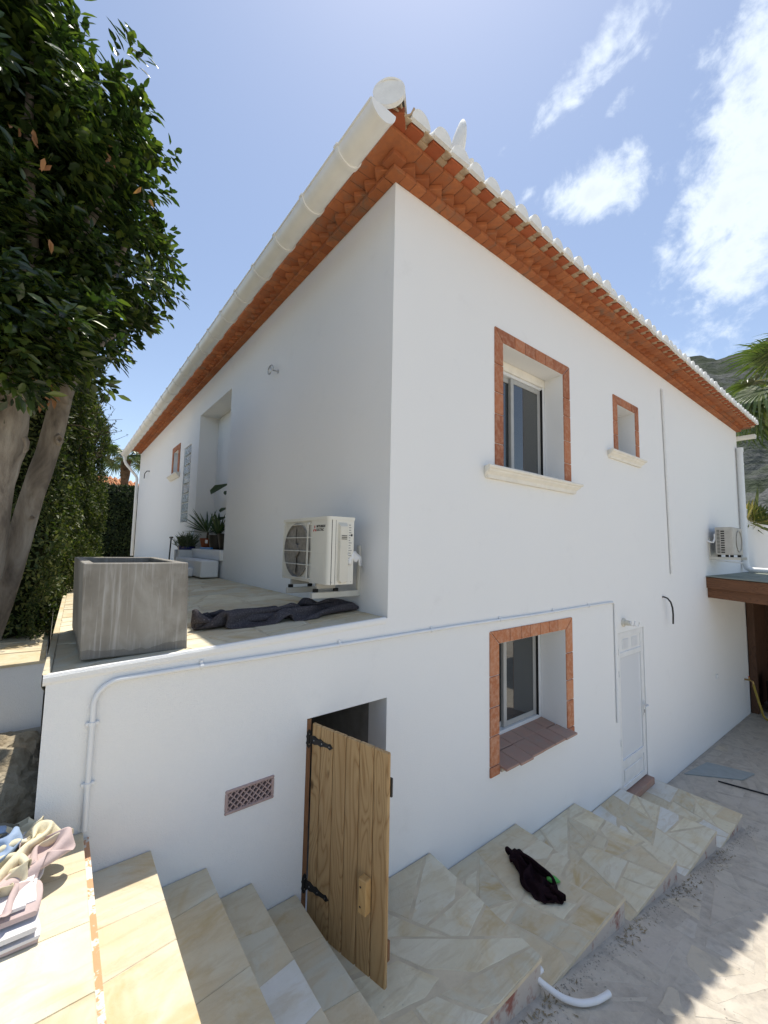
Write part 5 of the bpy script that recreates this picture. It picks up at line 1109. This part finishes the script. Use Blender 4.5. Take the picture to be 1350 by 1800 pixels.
for c_, u in cc:
    m_ = rs.randint(34, 58); tw = u*.7+unit(rs, 1)[0]*.8+np.array([0, 0, .25]); tw /= np.linalg.norm(tw); tlen = rs.uniform(.16, .30)
    s = rs.rand(m_); a = rs.rand(m_)*6.283; o1 = np.cross(tw, [0, 0, 1.0]); o1 /= np.linalg.norm(o1)+1e-6; o2 = np.cross(tw, o1)
    rad = np.cos(a)[:, None]*o1+np.sin(a)[:, None]*o2; p_ = c_+tw*(s*tlen)[:, None]+rad*rs.uniform(.0, .07, (m_, 1))
    d_ = rad*.9+tw*.75+unit(rs, m_)*.35+np.array([0, 0, -.15]); n_ = tw*.6-rad*.35+np.array([0, 0, .75])+unit(rs, m_)*.45
    pos.append(p_); nr.append(n_); dr.append(d_)
pos = np.concatenate(pos); nr = np.concatenate(nr); dr = np.concatenate(dr); N = len(pos)
leaves('crown', pos-np.array(T0), nr, dr, rs.uniform(.050, .092, N), rs.uniform(.024, .040, N), 'laurel_leaf', tree, rs.rand(N)**1.3, .22, .12, 1)
dpos = np.array([tuple(at(x, y, D)) for x, y, D in ((85, 690, 2.9), (92, 705, 2.9), (75, 700, 2.9), (80, 665, 2.95), (95, 640, 2.9), (60, 655, 2.9), (85, 280, 2.5), (8, 215, 2.6), (15, 225, 2.6), (190, 270, 2.7), (200, 275, 2.7), (62, 230, 2.6), (85, 420, 2.5), (70, 590, 2.6), (100, 560, 2.6), (255, 330, 2.7))]); ND = len(dpos)*2
dp2 = np.repeat(dpos, 2, 0)+rs.normal(size=(ND, 3))*.02
leaves('withered_leaves', dp2-np.array(T0), unit(rs, ND)+np.array([0, -.8, .2]), np.array([[.3, 0, -1.0]]*ND)+unit(rs, ND)*.5, .062, .022, 'dead_leaf', tree, rs.rand(ND), .4, .3, 4)
# --- hedges
def hedge(name, label, quad, z0, z1, leaf, mat, core, N, seed, bump=.16, tw=0, faces='all', sharp=1.0):
    """clipped hedge: dark core and a skin of leaves over an uneven face; quad = four xy corners"""
    rs = np.random.RandomState(seed); cx = sum(q[0] for q in quad)/4; cy = sum(q[1] for q in quad)/4; e = empty(name, (cx, cy, z0)); tag(e, label, 'hedge')
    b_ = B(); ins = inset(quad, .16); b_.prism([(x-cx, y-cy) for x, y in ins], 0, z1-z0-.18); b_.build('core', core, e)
    P = []; Nn = []; A = []
    for i in range(4):
        a, c_ = np.array(quad[i]), np.array(quad[(i+1) % 4]); L = np.linalg.norm(c_-a); A.append(L*(z1-z0))
    A.append(abs(sum(quad[i][0]*quad[(i+1) % 4][1]-quad[(i+1) % 4][0]*quad[i][1] for i in range(4)))/2); A = np.array(A)
    if faces != 'all': A = A*np.array(faces)
    cnt = (N*A/A.sum()).astype(int)
    for i in range(5):
        m_ = cnt[i]
        if i < 4:
            a, c_ = np.array(quad[i]), np.array(quad[(i+1) % 4]); d_ = (c_-a); L = np.linalg.norm(d_); nn = np.array([d_[1], -d_[0]])/L; s = rs.rand(m_)*1.04-.02; z = z0+(z1-z0)*rs.rand(m_)
            p2 = a+d_*s[:, None]; dep = rs.exponential(.05, m_); bmp = np.array([noise.noise(Vector((p2[k][0]*1.7, p2[k][1]*1.7, z[k]*1.7+seed)))*bump+noise.noise(Vector((p2[k][0]*5, p2[k][1]*5, z[k]*5)))*bump*.5 for k in range(m_)])
            rnd_ = -.20*np.clip((z-(z1-.25))/.25, 0, 1)**2
            p2 = p2+nn*(bmp-dep+rnd_)[:, None]; P.append(np.column_stack([p2, z])); Nn.append(np.column_stack([np.tile(nn, (m_, 1)), np.full(m_, .25)]))
        else:
            u, v = rs.rand(m_, 1), rs.rand(m_, 1); q = [np.array(x) for x in quad]; p2 = (q[0]*(1-u)+q[1]*u)*(1-v)+(q[3]*(1-u)+q[2]*u)*v
            z = z1+np.array([noise.noise(Vector((p2[k][0]*1.7, p2[k][1]*1.7, seed)))*bump for k in range(m_)])-rs.exponential(.05, m_)
            P.append(np.column_stack([p2, z])); Nn.append(np.tile(np.array([0, 0, 1.0]), (m_, 1)))
    P = np.concatenate(P); Nn = np.concatenate(Nn); m_ = len(P)
    leaves('foliage', P-np.array([cx, cy, z0]), Nn+unit(rs, m_)*.9, Nn*.6+unit(rs, m_)+np.array([0, 0, .3]), rs.uniform(leaf*.6, leaf*1.3, m_), rs.uniform(leaf*.28, leaf*.5, m_), mat, e, rs.rand(m_)**1.2, .2, .1, seed)
    if tw:
        b_ = B(); sp = []; i = 1
        for k in range(tw):
            a, c_ = np.array(quad[1]), np.array(quad[2]); s = rs.rand(); d_ = c_-a; nn = np.array([d_[1], -d_[0]])/np.linalg.norm(d_); z = z1-.1-rs.rand()**1.6*1.2; p_ = np.array([*(a+d_*s-nn*.05), z])
            dv = np.array([*(nn*rs.uniform(.3, 1)), rs.uniform(.1, .9)])+rs.normal(size=3)*.25; L = rs.uniform(.15, .42); q1 = p_+dv/np.linalg.norm(dv)*L*.5; q2 = q1+(dv/np.linalg.norm(dv)+rs.normal(size=3)*.3)*L*.5
            b_.tube([tuple(x-np.array([cx, cy, z0])) for x in (p_, q1, q2)], [.005, .004, .002], 5)
            for j in range(9): f = rs.rand(); sp.append(p_*(1-f)+q2*f)
        b_.build('shoots', 'twig', e)['kind'] = 'stuff'; sp = np.array(sp); m_ = len(sp)
        leaves('shoot_leaves', sp-np.array([cx, cy, z0]), unit(rs, m_), unit(rs, m_), rs.uniform(.025, .05, m_), .016, mat, e, rs.rand(m_), .2, .1, seed+1)
    return e
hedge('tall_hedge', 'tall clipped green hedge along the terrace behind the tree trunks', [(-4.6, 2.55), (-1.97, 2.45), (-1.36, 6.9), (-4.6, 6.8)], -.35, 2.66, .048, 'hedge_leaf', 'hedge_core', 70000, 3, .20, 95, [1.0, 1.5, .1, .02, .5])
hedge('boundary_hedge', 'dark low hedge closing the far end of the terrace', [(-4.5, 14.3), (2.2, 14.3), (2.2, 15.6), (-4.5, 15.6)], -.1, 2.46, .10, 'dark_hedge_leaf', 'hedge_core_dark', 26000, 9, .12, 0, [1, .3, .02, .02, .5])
# --- low stone slab and rock in the corner left of the terrace
b = B(); b.box(-5.2, 1.62, -1.3, -1.97, 3.0, -.392); lw = b.build('side_path', 'white_plaster'); struct(lw, 'low side path of pale stone left of the terrace')
rn = random.Random(15)
for poly in crazy(-5.2, 1.60, -1.972, 3.0, .5, 90, .010, 1.6, .8): stone(poly, -.37, .0215, 'sandstone', lw, rn)
for k, (px, py, D, r) in enumerate(((10, 1275, 3.95, .22), (-40, 1370, 3.5, .26), (30, 1345, 3.75, .12))):
    c_ = at(px, py, D); bm = bmesh.new(); bmesh.ops.create_icosphere(bm, subdivisions=4, radius=1)
    for v in bm.verts: f = 1+.35*noise.noise(v.co*1.4+Vector((k*7, 0, 0)))+.16*noise.noise(v.co*4+Vector((0, k, 0)))+.07*noise.noise(v.co*10); v.co = Vector((v.co.x*r*1.25*f, v.co.y*r*1.1*f, v.co.z*r*.85*f))
    me = bpy.data.meshes.new('rock'); bm.to_mesh(me); bm.free(); me.materials.append(M('rock_pale')); o = link('rock', me, None, (c_.x, c_.y, -1.14+r*.55))
    tag(o, ['pale boulder in the dark corner left of the terrace wall', 'second pale boulder nearer the landing, left edge', 'small pale rock between the boulders left of the terrace wall'][k], 'rock', 'rocks left of the terrace')
# ------------------------------------------------------------------ palms
def fan_leaf_mesh(name, R_=1.0, blades=26, seed=0, droop=.35):
    rs = random.Random(seed); V = []; F = []; var = []
    for k in range(blades):
        a = R(-118+236*k/(blades-1))+rs.uniform(-.03, .03); L = R_*(.78+.22*math.cos(a*.8))*rs.uniform(.9, 1.05); wd = .046*R_; d = Vector((math.sin(a), math.cos(a), 0)); s = Vector((d.y, -d.x, 0)); n0 = len(V); dv = droop*rs.uniform(.7, 1.6); vv = rs.random()
        for t_, ww in ((0, .25), (.35, 1.0), (.62, .85), (.85, .45), (1.0, .06)):
            c_ = d*(L*t_); z = -dv*R_*max(0, t_-.45)**2*2.2; tw = max(0, t_-.6)*rs.uniform(-.5, .5)
            for sgn, up in ((-1, .0), (0, -.35), (1, .0)): V.append(c_+s*(sgn*wd*ww)+Vector((0, 0, z+up*wd*ww+sgn*tw*wd))); var.append(vv)
        for q in range(4):
            for j in range(2): i0 = n0+q*3+j; F.append((i0, i0+1, i0+4, i0+3))
    me = bpy.data.meshes.new(name); me.from_pydata([tuple(v) for v in V], [], F); a_ = me.attributes.new('var', 'FLOAT', 'POINT'); a_.data.foreach_set('value', var); me.materials.append(M('palm_leaf')); me.update(); return me
fl = [fan_leaf_mesh('frond', 1.0, 26, k, .3+.12*k) for k in range(4)]
def palm(label, hub, base_z, sc, leavesn, seed, trunk_r, spread=(-.6, 1.2), tilt_view=None):
    rs = random.Random(seed); e = empty('fan_palm', (hub.x, hub.y, base_z)); tag(e, label, 'palm tree'); h = Vector((0, 0, hub.z-base_z)); Hh_ = h.z
    b_ = B(); m_ = 14; b_.tube([(0, 0, Hh_*k/m_-.05) for k in range(m_+1)], [trunk_r*(1.0+.12*noise.noise(Vector((k, seed, 0)))+(.25 if k > m_-3 else 0)) for k in range(m_+1)], 14); b_.build('trunk', 'palm_trunk', e, 'all')
    for k in range(leavesn):
        az = 2*math.pi*k/leavesn*2.618+rs.uniform(-.3, .3); el = rs.uniform(*spread); d = Vector((math.cos(az)*math.cos(el), math.sin(az)*math.cos(el), math.sin(el))); L = sc*rs.uniform(.85, 1.15); p1 = h+d*L*.55+Vector((0, 0, .06*L)); p2 = h+d*L-Vector((0, 0, .12*L))
        b_ = B(); b_.tube([tuple(h), tuple(p1), tuple(p2)], [.030*sc, .022*sc, .016*sc], 6); b_.build('petiole', 'frond_petiole', e, True)
        dir_ = (p2-p1).normalized(); dir_ = (dir_+Vector((0, 0, -.25))).normalized(); x_ = dir_.cross(Vector((0, 0, 1))).normalized(); z_ = x_.cross(dir_); rot = Matrix((x_, dir_, z_)).transposed(); rot = rot @ Matrix.Rotation(rs.uniform(-.6, .6), 3, 'Y')
        o = link('frond', fl[k % 4], e, p2, rot.to_euler()); o.scale = (sc*.85,)*3
    return e
hubR = at(1418, 672, 15.5); palm('fan palm with windblown fronds at the right edge behind the house', hubR, 1.4, 1.2, 24, 4, .20, (-.7, 1.1))
hubL = at(222, 806, 21.0); palm('small fan palm with stout brown trunk above the far hedge', hubL, -.25, .62, 20, 8, .15, (-.5, 1.2))
# --- neighbour's house beyond the hedge
nb = empty('neighbour_house', (1.0, 27.5, -.3)); tag(nb, 'cream neighbouring house with low terracotta tiled roof beyond the far hedge', 'house')
bb = B(); bb.box(-11.0, -3.2, 0, .9, 5, 3.75); bb.build('wall', 'wall_far', nb); bb = B(); bb.cbox(-11.5, -3.75, 3.66, 1.35, 5.5, 3.84, .03); bb.build('eave', 'wall_far', nb)
bb = B(); z0 = 3.84; bb.add([(-11.6, -3.85, z0), (1.45, -3.85, z0), (1.45, 5.6, z0), (-11.6, 5.6, z0), (-7, .9, z0+1.35), (-3.2, .9, z0+1.35)], [(0, 1, 5, 4), (1, 2, 5), (2, 3, 4, 5), (3, 0, 4)]); rfn = bb.build('roof', 'roof_far', nb)
tm = B(); tm.tube([(0, 0, 0), (0, 1, 0)], .085, 8); 
for k in range(56):
    x = -11.4+k*.228; f = min(1.0, max(.05, min((1.45-x)/4.65, (x+11.6)/4.6))); q = B(); q.tube([(x, -3.88, z0+.02), (x, -3.85+4.75*f, z0+1.35*f+.02)], .075, 7); q.build('roof_tile', 'roof_far', rfn)
# --- dry grass and shrub on the bank behind the garden wall
def tuft(name, label, c_, N, H_, seed, mat, spread):
    rs = np.random.RandomState(seed); p_ = np.array(c_)+np.column_stack([rs.normal(0, spread, N), rs.normal(0, spread, N), np.zeros(N)]); d_ = np.column_stack([rs.normal(0, .45, (N, 2)), np.ones(N)]); e = empty(name, c_); tag(e, label, 'grass')
    leaves('blades', p_-np.array(c_), unit(rs, N)+np.array([-.6, -.6, .2]), d_, rs.uniform(.5, 1.1, N)*H_, .014, mat, e, rs.rand(N), .2, .3, seed); return e
tuft('grass_clump', 'dry yellow grass clump behind the white garden wall', tuple(Vector((12.45, .75, 1.35))), 1500, .62, 3, 'grass_blade', .30)
tuft('grass_clump', 'green grass clump behind the white garden wall, right edge', tuple(Vector((13.3, .85, 1.4))), 2600, .55, 5, 'grass_blade2', .42)
tuft('grass_clump', 'tall green grass above the dry clump behind the garden wall', tuple(Vector((13.6, 1.8, 1.5))), 1500, 1.0, 6, 'grass_blade', .45)
# ------------------------------------------------------------------ pots by the porch
def pot(b_, r0, r1, h, rim=.012): return b_.lathe([(0, 0), (r0, 0), (r1, h), (r1+rim, h), (r1+rim, h-.05 if h > .12 else h*.7), (r1-.004, h-.05 if h > .12 else h*.7)][:4]+[(r1-.015, h), (r1-.02, h-.03), (0, h-.03)], seg=22)
def yucca(b0, N, L, Wd, seed, el=(.2, 1.4)):
    rs = np.random.RandomState(seed); az = rs.rand(N)*6.283; e_ = rs.uniform(*el, N); d_ = np.column_stack([np.cos(az)*np.cos(e_), np.sin(az)*np.cos(e_), np.sin(e_)]); n_ = np.column_stack([-np.cos(az)*np.sin(e_), -np.sin(az)*np.sin(e_), np.cos(e_)])
    return np.tile(np.array(b0), (N, 1))+d_*.02, n_, d_, rs.uniform(.7, 1.1, N)*L, Wd, rs.rand(N)
e = empty('potted_yucca', (.14, 5.42, .4205)); tag(e, 'spiky yucca in a terracotta pot on the porch step', 'potted plant')
bb = B(); pot(bb, .085, .125, .19, .014); bb.build('pot', 'pot_clay', e, True); bb = B(); bb.tube([(0, 0, .15), (.01, 0, .30)], .018, 8); bb.build('stem', 'twig', e); p_, n_, d_, l_, w_, v_ = yucca((0, 0, .28), 34, .50, .035, 3, (.0, 1.45)); leaves('leaf_rosette', p_, n_, d_, l_, w_, 'yucca_leaf', e, v_, .3, .05, 3)
e = empty('potted_plant', (.12, 4.72, .4205)); tag(e, 'dark upright potted plant in a black pot with white tag on the porch step', 'potted plant')
bb = B(); pot(bb, .11, .15, .24, .01); bb.build('pot', 'black_plastic', e, True); bb = B(); bb.cbox(-.165, .02, .10, -.150, .12, .155, .002); bb.build('pot_tag', 'white_paint', e, rot=(0, 0, 0)); p_, n_, d_, l_, w_, v_ = yucca((0, 0, .22), 30, .38, .05, 5, (.8, 1.5)); leaves('foliage', p_, n_, d_, l_, w_, 'yucca_leaf', e, v_, .3, .05, 5)
e = empty('potted_plant', (.20, 4.45, .4205)); tag(e, 'tall plant with broad dark leaves, half hidden by the porch jamb', 'potted plant')
bb = B(); pot(bb, .12, .16, .26, .01); bb.build('pot', 'black_plastic', e, True); bb = B(); bb.tube([(0, 0, .2), (.0, -.02, 1.2)], .014, 8); bb.build('stem', 'twig', e)
for k, (z, az, el, L) in enumerate(((1.10, 1.75, .22, .86), (.98, 1.5, .02, .42), (.70, 1.6, -.02, .50), (.55, 1.65, -.05, .52), (.85, -1.2, .3, .5), (.65, .3, .1, .14))):
    d_ = np.array([[math.cos(az)*math.cos(el)*1.0, math.sin(az)*math.cos(el), math.sin(el)]]); leaves('leaf', np.array([[0, -.02, z]]), np.array([[-.25, 0, 1.0]]), d_, L, L*.30, 'yucca_leaf', e, np.array([.2]), .15, .12, k)
e = empty('blue_pot_plant', (-.10, 5.85, TZ(-.1, 0))); tag(e, 'grey-green lavender in a glossy blue pot on a white stand by the porch', 'potted plant')
bb = B(); pot(bb, .11, .155, .24, .012); bb.build('pot', 'blue_glaze', e, True, loc=(0, 0, .22)); bb = B(); bb.cbox(-.17, -.17, 0, .17, -.11, .40, .01); bb.cbox(-.17, .11, 0, .17, .17, .40, .01); bb.cbox(-.17, -.11, .14, .17, .11, .20, .01); bb.build('stand', 'white_paint', e)
p_, n_, d_, l_, w_, v_ = yucca((0, 0, .42), 260, .27, .010, 9, (.55, 1.5)); rs = np.random.RandomState(2); p_ = p_+rs.normal(0, .04, p_.shape); leaves('foliage', p_, n_, d_, l_, w_, 'lavender_leaf', e, v_, .2, .12, 9)
p2 = p_+d_*l_[:, None]*rs.rand(len(p_), 1); leaves('leaflets', p2, unit(rs, len(p2)), unit(rs, len(p2))+d_, .05, .012, 'lavender_leaf', e, v_, .2, .1, 10)
bb = B(); bb.cbox(-.16, -.24, 0, .16, .24, .03, .008); o = bb.build('blue_mat', 'blue_plastic', None, loc=(.12, 4.90, .4205), rot=(0, 0, .1)); o.location.z = .4205; o.location.x = .13; tag(o, 'flat blue plastic tray on the porch step', 'tray')
for k, (x, y) in enumerate(((-.33, 6.15), (-.20, 6.02))):
    e = empty('walking_crutch', (x, y, TZ(x, 0))); tag(e, ['black T-handled pole on the left, leaning by the blue pot', 'black T-handled pole nearer the blue pot'][k], 'pole')
    bb = B(); bb.tube([(0, 0, 0), (.02, 0, .62)], .013, 8); bb.build('shaft', ['black_metal', 'steel'][k], e, True); bb = B(); bb.tube([(.02, -.10, .63), (.02, .10, .63)], .018, 8); bb.build('handle', 'black_plastic', e, True)
# ------------------------------------------------------------------ mountain
def mountain():
    d0 = 1500.0; b_ = B(); A0, A1 = R(58), R(112); na, nr_ = 300, 80; vs = []
    def ridge(az): 
        dg = math.degrees(az); return np.interp(dg, [50, 60, 68, 72, 75.3, 76.8, 78, 79, 80, 82.2, 86, 95, 105, 115], [10, 16, 19.5, 20.8, 21.7, 21.3, 20.4, 20.5, 20.7, 21.3, 22.5, 22, 17, 12])
    for j in range(nr_+1):
        f = j/nr_
        for i in range(na+1):
            az = A0+(A1-A0)*i/na; r = 600+f*1500; top = math.tan(R(ridge(az)))*2100; g = f**1.5
            q = Vector((math.sin(az)*r*.006, math.cos(az)*r*.006, 0)); h = top*g*(1+.0)+(noise.fractal(q, .9, 2.1, 6)*70+abs(noise.noise(q*.7))*-60)*min(1, f*3)*(1-f**6*.8)
            led = 26; h2 = (math.floor(h/led)+min(1, (h/led % 1)*1.7))*led; h = h*.55+h2*.45
            vs.append((CAM.x+math.sin(az)*r, CAM.y+math.cos(az)*r, h-4))
    n = na+1; b_.add(vs, [(j*n+i, (j+1)*n+i, (j+1)*n+i+1, j*n+i+1) for j in range(nr_) for i in range(na)])
    o = b_.build('mountain', 'mountain_rock', None, 'all'); struct(o, 'rocky grey-green mountain ridge in the distance')
mountain()
# ------------------------------------------------------------------ grit and fallen leaves along the path edge
rs = random.Random(8); b = B()
def flake(b_, x, y, z, s):
    a = rs.uniform(0, 6.28); q = [(s*math.cos(a+k*2.09+rs.uniform(-.5, .5))*rs.uniform(.6, 1.2), s*math.sin(a+k*2.09)*rs.uniform(.5, 1.2)) for k in range(3)]; t_ = s*rs.uniform(.25, .7)
    b_.add([(x+u, y+v, z) for u, v in q]+[(x+q[0][0]*.3, y+q[0][1]*.3, z+t_)], [(0, 1, 3), (1, 2, 3), (2, 0, 3)])
for k in range(900):
    x = rs.uniform(.1, 5.1); y = YO-.015-abs(rs.gauss(0, .055)); flake(b, x, y, prof(x)+.001, rs.uniform(.003, .011))
for k in range(500):
    x = rs.uniform(.4, 9); y = rs.uniform(-3, -1.05) if x < 5 else rs.uniform(-2.5, -.05); flake(b, x, y, prof(x)+.004, rs.uniform(.002, .008))
for (x0, x1, z) in PL:
    for k in range(14): flake(b, rs.uniform(x0, x1-.1), rs.uniform(YO+.05, -.05), z, rs.uniform(.002, .006))
o = b.build('grit', 'pebble'); o['kind'] = 'stuff'; o['label'] = 'pale grit scattered along the edge of the stepped path'
b = B()
for k in range(260):
    x = rs.choice([rs.gauss(.35, .12), rs.gauss(1.5, .15), rs.gauss(2.6, .2), rs.gauss(3.7, .2)]); y = YO-.02-abs(rs.gauss(0, .06)); a = rs.uniform(0, 6.28); L = rs.uniform(.012, .04); w_ = L*.16; z = prof(x)+.006
    d = (math.cos(a), math.sin(a)); b.add([(x-d[1]*w_, y+d[0]*w_, z), (x+d[1]*w_, y-d[0]*w_, z), (x+d[0]*L, y+d[1]*L, z+L*rs.uniform(0, .5))], [(0, 1, 2)])
o = b.build('leaf_litter', 'debris_leaf'); o['kind'] = 'stuff'; o['label'] = 'dry leaf litter caught at the step corners'
